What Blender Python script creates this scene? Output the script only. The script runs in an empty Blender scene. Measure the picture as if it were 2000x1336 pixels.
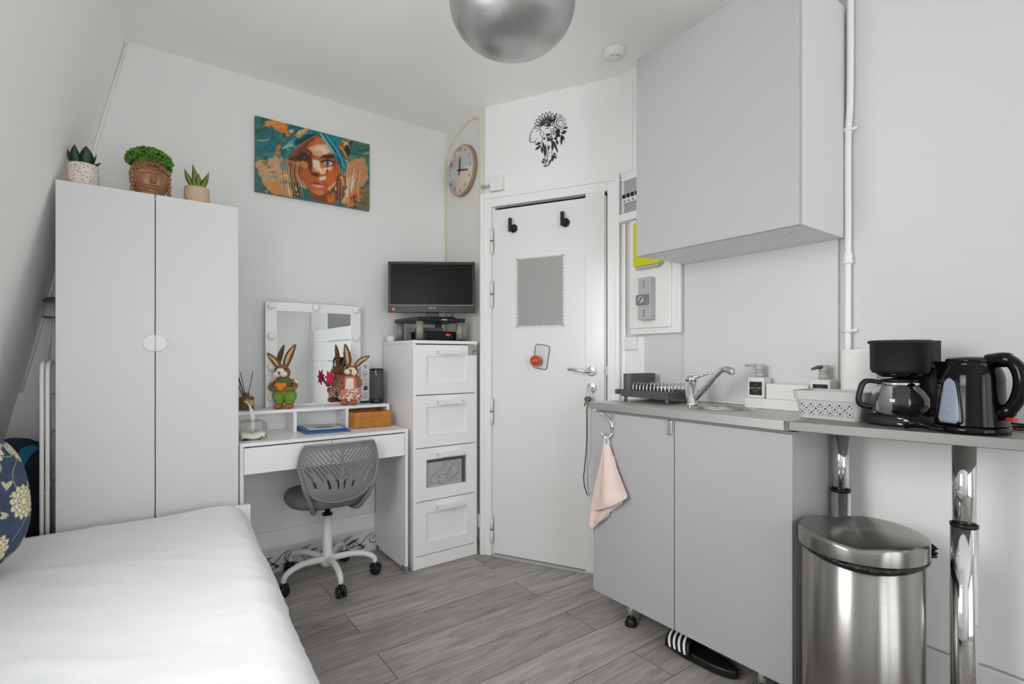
import bpy, bmesh, math, random
import numpy as np
from mathutils import Vector, Matrix, noise
random.seed(7)
SC = bpy.context.scene
COL = SC.collection
pi = math.pi

# ------------------------------------------------------------------ camera facts
TH = math.atan(1/1.352); CT = math.cos(TH); ST = math.sin(TH)
EYE = 1.15
def ray(px, py):
    x = (px-1000)/1000.0; z = (697-py)/1000.0
    return Vector((CT*x+ST, -ST*x+CT, z))
def on_t(px, py, t):
    d = ray(px, py); k = t/d.x; return Vector((t, k*d.y, EYE+k*d.z))
def on_n(px, py, n):
    d = ray(px, py); k = n/d.y; return Vector((k*d.x, n, EYE+k*d.z))
def on_z(px, py, z):
    d = ray(px, py); k = (z-EYE)/d.z; return Vector((k*d.x, k*d.y, z))
# frame of the wall with the entrance door: x along the wall, y into the wall, z up
DA = Vector((1.65, 2.516, 0)); DB = Vector((2.04, 1.79, 0))
DU = (DB-DA).normalized(); DN = Vector((-DU.y, DU.x, 0))
MD = Matrix(((DU.x, DN.x, 0, DA.x), (DU.y, DN.y, 0, DA.y), (0, 0, 1, 0), (0, 0, 0, 1)))
MDI = MD.inverted()
def on_door(px, py, off=0.0):
    d = ray(px, py); k = (DA.dot(DN)-off)/Vector((d.x, d.y, 0)).dot(DN)
    return MDI @ Vector((k*d.x, k*d.y, EYE+k*d.z))      # (s, y, z)
CEIL = 2.61; BACK = 2.96; KIT = 2.06; ALC = 1.65

# ------------------------------------------------------------------ materials
def lin(c):
    return tuple((v/12.92 if v <= .04045 else ((v+.055)/1.055)**2.4) for v in [x/255.0 for x in c])
MATS = {}
def mat(name, rgb, rough=.5, metal=0.0, bump=0.0, bscale=60.0, var=0.03, vscale=6.0, spec=.5, trans=0.0, ior=1.45, emit=0.0, coat=0.0, stretch=None, aniso=0.0):
    if name in MATS: return MATS[name]
    m = bpy.data.materials.new(name); m.use_nodes = True
    nt = m.node_tree; b = nt.nodes['Principled BSDF']; L = nt.links
    c = lin(rgb)
    tc = nt.nodes.new('ShaderNodeTexCoord')
    mp = nt.nodes.new('ShaderNodeMapping'); L.new(tc.outputs['Object'], mp.inputs['Vector'])
    if stretch: mp.inputs['Scale'].default_value = stretch
    n = nt.nodes.new('ShaderNodeTexNoise'); n.inputs['Scale'].default_value = vscale; n.inputs['Detail'].default_value = 4
    L.new(mp.outputs['Vector'], n.inputs['Vector'])
    mx = nt.nodes.new('ShaderNodeMixRGB'); mx.blend_type = 'MIX'
    mx.inputs['Color1'].default_value = (*[v*(1-var) for v in c], 1)
    mx.inputs['Color2'].default_value = (*[min(1, v*(1+var)) for v in c], 1)
    L.new(n.outputs['Fac'], mx.inputs['Fac']); L.new(mx.outputs['Color'], b.inputs['Base Color'])
    b.inputs['Roughness'].default_value = rough; b.inputs['Metallic'].default_value = metal
    b.inputs['Specular IOR Level'].default_value = spec; b.inputs['IOR'].default_value = ior
    b.inputs['Transmission Weight'].default_value = trans
    b.inputs['Coat Weight'].default_value = coat
    if aniso: b.inputs['Anisotropic'].default_value = aniso
    if emit:
        b.inputs['Emission Color'].default_value = (*c, 1); b.inputs['Emission Strength'].default_value = emit
    if bump:
        n2 = nt.nodes.new('ShaderNodeTexNoise'); n2.inputs['Scale'].default_value = bscale; n2.inputs['Detail'].default_value = 3
        L.new(mp.outputs['Vector'], n2.inputs['Vector'])
        bp = nt.nodes.new('ShaderNodeBump'); bp.inputs['Strength'].default_value = bump; bp.inputs['Distance'].default_value = .01
        L.new(n2.outputs['Fac'], bp.inputs['Height']); L.new(bp.outputs['Normal'], b.inputs['Normal'])
    MATS[name] = m
    return m
def attr_mat(name, rough=.5, bump=0.0, bscale=300):
    m = mat(name, (128,128,128), rough, bump=bump, bscale=bscale)
    nt = m.node_tree; b = nt.nodes['Principled BSDF']
    a = nt.nodes.new('ShaderNodeAttribute'); a.attribute_name = 'Col'
    nt.links.new(a.outputs['Color'], b.inputs['Base Color'])
    return m
def floor_mat():
    m = bpy.data.materials.new('grey_oak_laminate'); m.use_nodes = True
    nt = m.node_tree; b = nt.nodes['Principled BSDF']; L = nt.links; N = nt.nodes.new
    tc = N('ShaderNodeTexCoord')
    def br(c1, c2, mort, msize):
        t = N('ShaderNodeTexBrick'); L.new(mpb.outputs['Vector'], t.inputs['Vector'])
        t.inputs['Color1'].default_value = c1; t.inputs['Color2'].default_value = c2; t.inputs['Mortar'].default_value = mort
        t.inputs['Scale'].default_value = 1; t.inputs['Mortar Size'].default_value = msize; t.inputs['Mortar Smooth'].default_value = .1
        t.inputs['Brick Width'].default_value = 1.28; t.inputs['Row Height'].default_value = .192; t.offset = .37; t.inputs['Bias'].default_value = 0
        return t
    mpb = N('ShaderNodeMapping'); mpb.inputs['Location'].default_value = (.52, .015, 0); L.new(tc.outputs['Object'], mpb.inputs['Vector'])
    ids = br((0,0,0,1), (1,1,1,1), (.5,.5,.5,1), 0)
    seam = br((1,1,1,1), (1,1,1,1), (0,0,0,1), .0016)
    # per plank shift of the grain
    add = N('ShaderNodeVectorMath'); add.operation = 'MULTIPLY_ADD'
    L.new(ids.outputs['Color'], add.inputs[0]); add.inputs[1].default_value = (3.1, 7.7, 0); L.new(tc.outputs['Object'], add.inputs[2])
    mp = N('ShaderNodeMapping'); mp.inputs['Scale'].default_value = (1.0, 7.5, 1); L.new(add.outputs[0], mp.inputs['Vector'])
    n1 = N('ShaderNodeTexNoise'); n1.inputs['Scale'].default_value = 2.2; n1.inputs['Detail'].default_value = 9; n1.inputs['Roughness'].default_value = .62; n1.inputs['Distortion'].default_value = 1.5
    L.new(mp.outputs['Vector'], n1.inputs['Vector'])
    mp2 = N('ShaderNodeMapping'); mp2.inputs['Scale'].default_value = (4, 60, 1); L.new(add.outputs[0], mp2.inputs['Vector'])
    n2 = N('ShaderNodeTexNoise'); n2.inputs['Scale'].default_value = 1.6; n2.inputs['Detail'].default_value = 6; n2.inputs['Roughness'].default_value = .7
    L.new(mp2.outputs['Vector'], n2.inputs['Vector'])
    r = N('ShaderNodeValToRGB'); e = r.color_ramp.elements
    e[0].position = .30; e[0].color = (*lin((112,108,103)), 1); e[1].position = .72; e[1].color = (*lin((190,186,181)), 1)
    x = r.color_ramp.elements.new(.5); x.color = (*lin((158,153,148)), 1)
    mf = N('ShaderNodeMath'); mf.operation = 'MULTIPLY_ADD'; mf.inputs[1].default_value = .35; L.new(n2.outputs['Fac'], mf.inputs[0])
    ms = N('ShaderNodeMath'); ms.operation = 'MULTIPLY'; ms.inputs[1].default_value = .65; L.new(n1.outputs['Fac'], ms.inputs[0]); L.new(ms.outputs[0], mf.inputs[2])
    L.new(mf.outputs[0], r.inputs['Fac'])
    tone = N('ShaderNodeMixRGB'); tone.blend_type = 'MULTIPLY'; tone.inputs['Fac'].default_value = 1
    tr = N('ShaderNodeMapRange'); tr.inputs['To Min'].default_value = .82; tr.inputs['To Max'].default_value = 1.12; L.new(ids.outputs['Color'], tr.inputs['Value'])
    L.new(r.outputs['Color'], tone.inputs['Color1']); L.new(tr.outputs[0], tone.inputs['Color2'])
    sm = N('ShaderNodeMixRGB'); sm.blend_type = 'MULTIPLY'; sm.inputs['Fac'].default_value = .75
    L.new(tone.outputs['Color'], sm.inputs['Color1']); L.new(seam.outputs['Color'], sm.inputs['Color2'])
    L.new(sm.outputs['Color'], b.inputs['Base Color'])
    b.inputs['Roughness'].default_value = .5; b.inputs['Specular IOR Level'].default_value = .35
    bp = N('ShaderNodeBump'); bp.inputs['Strength'].default_value = .12; bp.inputs['Distance'].default_value = .004
    L.new(n2.outputs['Fac'], bp.inputs['Height']); L.new(bp.outputs['Normal'], b.inputs['Normal'])
    return m

M_wall = mat('white_wall_paint', (228,228,227), .7, bump=.08, bscale=90, var=.012, vscale=2)
M_kit = mat('dimmed_wall_paint', (209,209,208), .6, bump=.05, bscale=90, var=.01, vscale=2)  # white of the other walls, darkened in colour to offset strong light here
M_ceil = mat('ceiling_paint', (247,247,245), .8, bump=.05, bscale=60, var=.01, vscale=2)
M_cream = mat('cream_wall_paint', (226,225,220), .65, var=.02, vscale=3)
M_gloss = mat('white_gloss_paint', (229,229,228), .22, bump=.02, bscale=25, var=.012, vscale=4)
M_satin = mat('white_satin_paint', (236,236,235), .45, bump=.04, bscale=40, var=.015, vscale=4)
M_lam = mat('white_laminate', (216,216,216), .38, var=.008, vscale=3)
M_lam2 = mat('white_foil', (237,237,237), .3, var=.008, vscale=3)
M_grey = mat('pale_grey_laminate', (178,178,179), .4, var=.008, vscale=3)
M_back = mat('pale_grey_splashback', (211,212,212), .35, var=.006, vscale=3)
M_steel = mat('brushed_steel', (200,199,197), .5, 1.0, var=.05, vscale=5, stretch=(2,60,60))
M_dull = mat('dull_brushed_steel', (158,157,155), .55, 1.0, var=.06, vscale=5, stretch=(2,60,60))
M_bin = mat('brushed_bin_steel', (158,155,151), .27, 1.0, var=.06, vscale=8, stretch=(2,2,60), aniso=.75)
_nt = M_bin.node_tree; _tg = _nt.nodes.new('ShaderNodeTangent'); _tg.direction_type = 'RADIAL'; _tg.axis = 'Z'
_nt.links.new(_tg.outputs[0], _nt.nodes['Principled BSDF'].inputs['Tangent']); _nt.nodes['Principled BSDF'].inputs['Anisotropic Rotation'].default_value = .25
M_chrome = mat('chrome', (222,222,222), .06, 1.0, var=.01)
M_lampm = mat('satin_aluminium', (196,196,196), .36, 1.0, var=.01)
M_black = mat('black_plastic', (22,22,23), .35, var=.05)
M_bgloss = mat('glossy_black_plastic', (6,6,7), .12, var=.05, spec=.32)
M_bmatte = mat('matte_black', (28,28,29), .6, var=.05)
M_dgrey = mat('dark_grey_plastic', (84,85,87), .5, var=.04)
M_mgrey = mat('mid_grey_plastic', (124,125,126), .5, bump=.05, bscale=400, var=.03)
M_lgrey = mat('light_grey_plastic', (176,176,175), .45, var=.02)
M_wplas = mat('white_plastic', (232,232,230), .4, var=.01)
M_wmetal = mat('white_metal', (226,225,223), .35, var=.01)
M_dark = mat('dark_gap', (20,20,20), .9)
M_glass = mat('clear_glass', (250,250,250), .02, trans=1.0, ior=1.45, var=0)
M_mirror = mat('mirror_silver', (238,240,240), .01, 1.0, var=0)
M_ink = mat('grey_ink', (86,86,88), .7, var=.1)
M_black_ink = mat('black_ink', (52,50,48), .7, var=.1)

# ------------------------------------------------------------------ mesh helpers
def B(): return bmesh.new()
def box(bm, x0, x1, y0, y1, z0, z1, mi=0):
    v = [bm.verts.new(p) for p in ((x0,y0,z0),(x1,y0,z0),(x1,y1,z0),(x0,y1,z0),(x0,y0,z1),(x1,y0,z1),(x1,y1,z1),(x0,y1,z1))]
    fs = []
    for f in ((3,2,1,0),(4,5,6,7),(0,1,5,4),(1,2,6,5),(2,3,7,6),(3,0,4,7)):
        fc = bm.faces.new([v[i] for i in f]); fc.material_index = mi; fs.append(fc)
    return v
def lathe(bm, prof, c=(0,0,0), seg=32, mi=0, M=None, sx=1.0, sy=1.0):
    rings = []
    for r, z in prof:
        if r < 1e-6: rings.append([bm.verts.new((c[0], c[1], c[2]+z))])
        else: rings.append([bm.verts.new((c[0]+sx*r*math.cos(2*pi*i/seg), c[1]+sy*r*math.sin(2*pi*i/seg), c[2]+z)) for i in range(seg)])
    vs = [v for r in rings for v in r]
    for a, b in zip(rings, rings[1:]):
        for i in range(seg):
            j = (i+1) % seg
            if len(a) == 1 and len(b) == 1: continue
            if len(a) == 1: f = bm.faces.new((a[0], b[j], b[i]))
            elif len(b) == 1: f = bm.faces.new((a[i], a[j], b[0]))
            else: f = bm.faces.new((a[i], a[j], b[j], b[i]))
            f.material_index = mi; f.smooth = True
    if M is not None:
        for v in vs: v.co = M @ v.co
    return vs
def cyl(bm, p0, p1, r, seg=24, mi=0, r2=None):
    p0, p1 = Vector(p0), Vector(p1); d = p1-p0; h = d.length
    q = d.to_track_quat('Z', 'Y').to_matrix().to_4x4(); q.translation = p0
    r2 = r if r2 is None else r2
    return lathe(bm, [(0,0),(r,0),(r2,h),(0,h)], seg=seg, mi=mi, M=q)
def tube(bm, pts, r, seg=10, closed=False, mi=0, flat=None):
    pts = [Vector(p) for p in pts]; n = len(pts)
    rs = r if isinstance(r, (list, tuple)) else [r]*n
    rings = []; up = None
    for i, p in enumerate(pts):
        if closed: t = pts[(i+1) % n]-pts[i-1]
        else: t = pts[min(i+1, n-1)]-pts[max(i-1, 0)]
        if t.length < 1e-9: t = Vector((0,0,1))
        t.normalize()
        if up is None:
            up = Vector((0,0,1)) if abs(t.z) < .9 else Vector((1,0,0))
        up = up-t*up.dot(t)
        if up.length < 1e-6: up = t.orthogonal()
        up.normalize(); sd = t.cross(up)
        fa = flat or 1.0
        rings.append([bm.verts.new(p+(up*math.cos(2*pi*k/seg)*fa+sd*math.sin(2*pi*k/seg))*rs[i]) for k in range(seg)])
    rng = range(n) if closed else range(n-1)
    for i in rng:
        a, b = rings[i], rings[(i+1) % n]
        for k in range(seg):
            j = (k+1) % seg
            f = bm.faces.new((a[k], b[k], b[j], a[j])); f.smooth = True; f.material_index = mi
    if not closed:
        f = bm.faces.new(rings[0]); f.material_index = mi
        f = bm.faces.new(list(reversed(rings[-1]))); f.material_index = mi
def smooth_path(pts, n=6):
    pts = [Vector(p) for p in pts]; out = []
    for i in range(len(pts)-1):
        p0, p1, p2, p3 = pts[max(i-1,0)], pts[i], pts[i+1], pts[min(i+2, len(pts)-1)]
        for k in range(n):
            t = k/n
            out.append(.5*((2*p1)+(p2-p0)*t+(2*p0-5*p1+4*p2-p3)*t*t+(3*p1-p0-3*p2+p3)*t**3))
    out.append(pts[-1]); return out
def ball(bm, c, r, rot=None, u=18, v=12, mi=0, fn=None):
    if not isinstance(r, (list, tuple)): r = (r, r, r)
    c = Vector(c); R = rot.to_matrix() if rot is not None else Matrix.Identity(3)
    rows = []
    for j in range(v+1):
        ph = -pi/2+pi*j/v; row = []
        for i in range(1 if j in (0, v) else u):
            a = 2*pi*i/u
            d = Vector((math.cos(ph)*math.cos(a), math.cos(ph)*math.sin(a), math.sin(ph)))
            k = fn(d) if fn else 1.0
            row.append(bm.verts.new(c+R @ Vector((d.x*r[0]*k, d.y*r[1]*k, d.z*r[2]*k))))
        rows.append(row)
    for a, b in zip(rows, rows[1:]):
        for i in range(u):
            j = (i+1) % u
            if len(a) == 1: f = bm.faces.new((a[0], b[j], b[i]))
            elif len(b) == 1: f = bm.faces.new((a[i], a[j], b[0]))
            else: f = bm.faces.new((a[i], a[j], b[j], b[i]))
            f.smooth = True; f.material_index = mi
def prism(bm, pts, d, mi=0):
    """closed 3-D outline pts extruded by vector d"""
    d = Vector(d); a = [bm.verts.new(p) for p in pts]; b = [bm.verts.new(Vector(p)+d) for p in pts]
    n = len(a)
    fs = [bm.faces.new(a), bm.faces.new(list(reversed(b)))]
    for i in range(n): fs.append(bm.faces.new((a[i], b[i], b[(i+1) % n], a[(i+1) % n])))
    for f in fs: f.material_index = mi
def stroke(bm, pts, w, f3, mi=0, taper=True):
    """flat brush stroke: 2-D polyline of width w mapped to 3-D by f3"""
    n = len(pts); L = []; R = []
    for i, p in enumerate(pts):
        a = pts[max(i-1,0)]; b = pts[min(i+1,n-1)]
        dx, dy = b[0]-a[0], b[1]-a[1]; l = math.hypot(dx, dy) or 1
        k = w/2*((.35+.65*math.sin(pi*(i+.5)/n)) if taper else 1)
        L.append(bm.verts.new(f3(p[0]-dy/l*k, p[1]+dx/l*k))); R.append(bm.verts.new(f3(p[0]+dy/l*k, p[1]-dx/l*k)))
    for i in range(n-1):
        f = bm.faces.new((L[i], R[i], R[i+1], L[i+1])); f.material_index = mi
def poly(bm, pts, f3, mi=0):
    f = bm.faces.new([bm.verts.new(f3(*p)) for p in pts]); f.material_index = mi
def rrect(x0, x1, y0, y1, r, k=5):
    out = []
    for cx, cy, a0 in ((x1-r,y1-r,0),(x0+r,y1-r,90),(x0+r,y0+r,180),(x1-r,y0+r,270)):
        for i in range(k+1):
            a = math.radians(a0+90*i/k); out.append((cx+r*math.cos(a), cy+r*math.sin(a)))
    return out

# ------------------------------------------------------------------ objects
WM = {}
def thing(name, label, cat, loc=(0,0,0), rz=0.0, group=None):
    o = bpy.data.objects.new(name, None); COL.objects.link(o); o.empty_display_size = .05
    o.location = loc; o.rotation_euler = (0,0,rz)
    WM[o.name] = Matrix.Translation(loc) @ Matrix.Rotation(rz, 4, 'Z')
    tag(o, label, cat, group); return o
def tag(o, label, cat=None, group=None, kind=None):
    if label: o['label'] = label
    if cat: o['category'] = cat
    if group: o['group'] = group
    if kind: o['kind'] = kind
    return o
def obj(name, bm, m, parent=None, local=False, M=None, bevel=0.0, bseg=2, smooth=None, label=None, weld=False, origin=None):
    bmesh.ops.recalc_face_normals(bm, faces=bm.faces)
    me = bpy.data.meshes.new(name); bm.to_mesh(me); bm.free()
    return obj_me(name, me, m, parent, local, M, bevel, bseg, smooth, label, origin)
def obj_me(name, me, m, parent=None, local=False, M=None, bevel=0.0, bseg=2, smooth=None, label=None, origin=None):
    for x in (m if isinstance(m, (list, tuple)) else [m]): me.materials.append(x)
    if M is not None: me.transform(M)
    o = bpy.data.objects.new(name, me); COL.objects.link(o)
    if parent is not None:
        W = WM[parent.name]
        if not local: me.transform(W.inverted())
        o.parent = parent; WM[o.name] = W.copy()
    else:
        if origin is None:
            cs = [v.co for v in me.vertices]
            origin = Vector(((min(c.x for c in cs)+max(c.x for c in cs))/2, (min(c.y for c in cs)+max(c.y for c in cs))/2, min(c.z for c in cs)))
        me.transform(Matrix.Translation(-Vector(origin))); o.location = origin
        WM[o.name] = Matrix.Translation(origin)
    if smooth is not None:
        for p in me.polygons: p.use_smooth = smooth
    if bevel:
        b = o.modifiers.new('bevel', 'BEVEL'); b.width = bevel; b.segments = bseg; b.limit_method = 'ANGLE'; b.angle_limit = .7
    if label: o['label'] = label
    return o
def bx(name, m, parent, x0, x1, y0, y1, z0, z1, bevel=.0015, **k):
    bm = B(); box(bm, x0, x1, y0, y1, z0, z1); return obj(name, bm, m, parent, bevel=bevel, **k)
def struct(name, bm, m, **k):
    o = obj(name, bm, m, None, **k); o['kind'] = 'structure'; return o
def txt(name, s, size, M, m, parent, depth=.0004, local=False, label=None, ax='CENTER'):
    cu = bpy.data.curves.new(name, 'FONT'); cu.body = s; cu.size = size; cu.align_x = ax; cu.align_y = 'CENTER'; cu.extrude = depth
    t = bpy.data.objects.new('tmp', cu); COL.objects.link(t)
    dg = bpy.context.evaluated_depsgraph_get(); me = bpy.data.meshes.new_from_object(t.evaluated_get(dg)); me.name = name
    bpy.data.objects.remove(t); bpy.data.curves.remove(cu)
    return obj_me(name, me, m, parent, local, M, label=label)
def face_M(origin, xdir, updir=(0,0,1)):
    """matrix laying text (x right, y up) at origin, facing x cross up"""
    x = Vector(xdir).normalized(); y = Vector(updir).normalized(); z = x.cross(y)
    return Matrix(((x.x,y.x,z.x,origin[0]),(x.y,y.y,z.y,origin[1]),(x.z,y.z,z.z,origin[2]),(0,0,0,1)))
def paint_grid(name, nu, nv, pos, col, m, parent=None, local=False, thick=0.0):
    """grid mesh coloured by a 2-D design: pos(u,v)->xyz, col(U,V)->(N,3) sRGB 0-255"""
    U, V = np.meshgrid(np.linspace(0,1,nu+1), np.linspace(0,1,nv+1))
    U = U.ravel(); V = V.ravel()
    me = bpy.data.meshes.new(name)
    vs = [tuple(pos(a, b)) for a, b in zip(U, V)]
    fs = [(j*(nu+1)+i, j*(nu+1)+i+1, (j+1)*(nu+1)+i+1, (j+1)*(nu+1)+i) for j in range(nv) for i in range(nu)]
    me.from_pydata(vs, [], fs)
    c = np.clip(col(U, V), 0, 255)/255.0
    c = np.where(c <= .04045, c/12.92, ((c+.055)/1.055)**2.4)
    at = me.color_attributes.new('Col', 'FLOAT_COLOR', 'POINT')
    at.data.foreach_set('color', np.concatenate([c, np.ones((len(c),1))], 1).astype(np.float32).ravel())
    return obj_me(name, me, m, parent, local)
def in_poly(X, Y, P):
    r = np.zeros(X.shape, bool); n = len(P)
    for i in range(n):
        x0, y0 = P[i]; x1, y1 = P[(i+1) % n]
        if y0 == y1: continue
        c = ((y0 > Y) != (y1 > Y)) & (X < (x1-x0)*(Y-y0)/(y1-y0)+x0)
        r ^= c
    return r
_rs = np.random.RandomState(3)
_tab = _rs.rand(256, 256)
def vnoise(X, Y):
    xi = np.floor(X).astype(int); yi = np.floor(Y).astype(int); fx = X-xi; fy = Y-yi
    fx = fx*fx*(3-2*fx); fy = fy*fy*(3-2*fy)
    g = lambda a, b: _tab[a % 256, b % 256]
    return (g(xi,yi)*(1-fx)+g(xi+1,yi)*fx)*(1-fy)+(g(xi,yi+1)*(1-fx)+g(xi+1,yi+1)*fx)*fy
# ================================================================== THE SETTING
def TW(n, z): return -.029-.222*(CEIL-z)-.06*(BACK-n)        # the leaning attic wall
REAR = -1.85
bm = B(); box(bm, -.95, 2.3, REAR-.1, 3.1, -.06, 0)
struct('floor', bm, floor_mat(), origin=(0,0,0))
bm = B(); box(bm, -.95, 2.3, REAR-.1, 3.1, CEIL, CEIL+.06)
struct('ceiling', bm, M_ceil)
bm = B(); box(bm, -.95, ALC+.1, BACK, BACK+.08, 0, CEIL)
struct('wall_back', bm, M_wall)
# leaning wall with the window opening beside the camera
NB = [REAR, .5, 1.45, BACK]; ZB = [0, 1.02, 2.05, CEIL]
bm = B(); gv = [[bm.verts.new((TW(n,z), n, z)) for z in ZB] for n in NB]
ge = [[bm.verts.new((TW(n,z)-.16, n, z)) for z in ZB] for n in NB]
for i in range(3):
    for j in range(3):
        if i == 1 and j == 1: continue
        bm.faces.new((gv[i][j], gv[i+1][j], gv[i+1][j+1], gv[i][j+1]))
        bm.faces.new((ge[i][j], ge[i][j+1], ge[i+1][j+1], ge[i+1][j]))
for a, b in (((1,1),(2,1)),((2,1),(2,2)),((2,2),(1,2)),((1,2),(1,1))):
    bm.faces.new((gv[a[0]][a[1]], gv[b[0]][b[1]], ge[b[0]][b[1]], ge[a[0]][a[1]]))
struct('wall_left', bm, M_ceil)  # lighter ceiling paint here, so the colour makes this wall look more lit
bm = B()
def rail(n0, n1, z0, z1):
    v = [bm.verts.new((TW(n,z)-d, n, z)) for d in (.08,.13) for n, z in ((n0,z0),(n1,z0),(n1,z1),(n0,z1))]
    for f in ((0,1,2,3),(7,6,5,4),(0,4,5,1),(1,5,6,2),(2,6,7,3),(3,7,4,0)): bm.faces.new([v[i] for i in f])
rail(.5,1.45,1.02,1.08); rail(.5,1.45,1.99,2.05); rail(.5,.56,1.08,1.99); rail(1.39,1.45,1.08,1.99); rail(.955,.995,1.08,1.99)
w = struct('window_1', bm, M_gloss)
# bead covering the corner between leaning wall and back wall
bm = B(); tube(bm, [(TW(BACK,z)+.006, BACK-.004, z) for z in (1.0, 1.8, 2.2, CEIL-.01)], .006, seg=8)
struct('trim_1', bm, M_satin)
# short wall that carries the clock
bm = B(); box(bm, ALC, ALC+.08, DA.y-.02, BACK, 0, CEIL)
struct('wall_alcove', bm, M_cream)
bm = B()
arch = [(BACK-.012, 1.2), (BACK-.012, 2.42), (2.90, 2.50), (2.80, 2.555), (2.68, 2.585), (2.60, 2.585), (2.555, 2.56), (2.54, 2.50), (2.535, 2.3), (2.535, 1.2)]
tube(bm, [(ALC-.002, n, z) for n, z in arch], .006, seg=8)
struct('trim_2', bm, mat('yellowed_trim_paint', (216,211,186), .6, var=.03))
# wall with the entrance door (local: x along wall, y into wall)
L_D = (DB-DA).length
bm = B()
box(bm, 0, .03, 0, .1, 0, CEIL); box(bm, .775, L_D+.012, 0, .1, 0, CEIL); box(bm, .03, .775, 0, .1, 2.045, CEIL)
struct('wall_door', bm, M_satin, M=MD)
bm = B(); box(bm, .03, .775, .06, .09, 0, 2.045)
struct('gap_shade_sheet', bm, M_dark, M=MD)  # near-black sheet whose colour stands in for shade in the door gaps
# casing
bm = B()
box(bm, .004, .064, -.022, .03, 0, 2.075); box(bm, .746, .806, -.022, .03, 0, 2.075); box(bm, .064, .746, -.022, .03, 2.016, 2.075)
box(bm, -.004, .02, -.032, -.0, 0, 2.095); box(bm, .79, .812, -.032, 0, 0, 2.095); box(bm, .02, .79, -.032, 0, 2.062, 2.095)
box(bm, .064, .076, -.002, .03, 0, 2.016)
struct('trim_4', bm, M_satin, M=MD, bevel=.003)
# threshold strip
bm = B(); box(bm, .078, .735, -.03, .05, 0, .012)
struct('trim_5', bm, M_lgrey, M=MD, bevel=.002)
# door leaf
bm = B(); box(bm, .079, .738, -.012, .03, .016, 1.997)
door = struct('door_1', bm, M_gloss, M=MD, bevel=.002)
def dpart(name, bm, m, **k):
    k.setdefault('parent', door); return obj(name, bm, m, M=MD, **k)
bm = B(); box(bm, .628, .732, -.022, -.011, .002, 2.022); dpart('cover_strip', bm, M_gloss, bevel=.003)
for z0, z1 in ((1.745,1.891),(1.433,1.588),(.761,.909),(.078,.230)):
    bm = B(); zm = (z0+z1)/2
    cyl(bm, (.069,-.024,z0), (.069,-.024,zm-.003), .0085, 12); cyl(bm, (.069,-.024,zm+.003), (.069,-.024,z1), .0085, 12)
    h = dpart('hinge', bm, M_wmetal)
    bm = B(); cyl(bm, (.069,-.024,zm-.0032), (.069,-.024,zm+.0032), .0092, 12)
    obj('hinge_ring', bm, M_dgrey, h, M=MD)
# lever handle
bm = B(); cyl(bm, (.663,-.0225,1.074), (.663,-.033,1.074), .026, 28); ro = dpart('handle_rose', bm, M_chrome, bevel=.003)
bm = B()
tube(bm, smooth_path([(.663,-.033,1.074),(.663,-.062,1.074),(.650,-.074,1.074),(.62,-.078,1.078),(.575,-.078,1.084),(.548,-.074,1.083)]), [.011]*6+[.0105]*6+[.009]*6+[.0085]*6+[.0085]*6+[.006], seg=12)
dpart('door_handle', bm, M_chrome)
bm = B(); cyl(bm, (.663,-.0225,.987), (.663,-.031,.987), .026, 28); cyl(bm, (.663,-.031,.987), (.663,-.036,.987), .011, 18)
dpart('lock_rose', bm, M_chrome, bevel=.002)
bm = B(); box(bm, .7385, .7475, -.024, -.01, 1.055, 1.10); dpart('latch', bm, M_chrome)

# kitchen wall
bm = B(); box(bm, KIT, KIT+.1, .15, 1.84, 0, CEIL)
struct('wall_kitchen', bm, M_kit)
bm = B(); box(bm, 2.028, KIT, 1.66, 1.797, 2.053, CEIL); box(bm, 2.022, 2.028, 1.715, 1.78, 2.09, CEIL-.06)
struct('trim_6', bm, M_satin, bevel=.002)
bm = B(); box(bm, 2.0, KIT, 1.45, 1.792, 1.838, 1.876)
struct('trim_7', bm, M_satin, bevel=.002)
bm = B(); box(bm, 2.052, KIT, 1.664, 1.79, 0, 1.25)
struct('trim_8', bm, M_satin, bevel=.002)
bm = B(); box(bm, 2.044, KIT, .786, 1.428, .95, 1.60)
o = struct('trim_9', bm, M_back, bevel=.001)
bm = B(); box(bm, 2.054, KIT, .25, .77, 0, .215); struct('baseboard_right', bm, M_satin, bevel=.003)
bm = B(); box(bm, 2.056, KIT, .22, .765, .215, .915); struct('brightening_panel', bm, M_ceil, bevel=.001)  # added panel in whiter paint, so the wall under the bar looks more lit
# glazed screen of the washroom, right beside and behind the camera (seen in the mirror)
bm = B(); box(bm, KIT, KIT+.04, .10, .15, 0, CEIL); box(bm, KIT, KIT+.04, REAR, REAR+.05, 0, CEIL); box(bm, KIT, KIT+.04, REAR+.05, .10, 2.12, CEIL)
for z, z1 in ((.0,.37),(.38,.73),(.74,1.09),(1.10,1.35),(1.36,1.52)):
    box(bm, KIT+.012, KIT+.03, REAR+.05, .10, z, z1)
struct('wall_right', bm, M_gloss)
bm = B(); box(bm, KIT+.9, KIT+.94, REAR-.2, .4, 0, CEIL); box(bm, KIT+.04, KIT+.9, .3, .34, 0, CEIL); box(bm, KIT+.04, KIT+.9, REAR-.1, REAR-.06, 0, CEIL)
struct('wall_washroom', bm, mat('washroom_grey_tile', (150,150,148), .35, var=.05))
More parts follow.
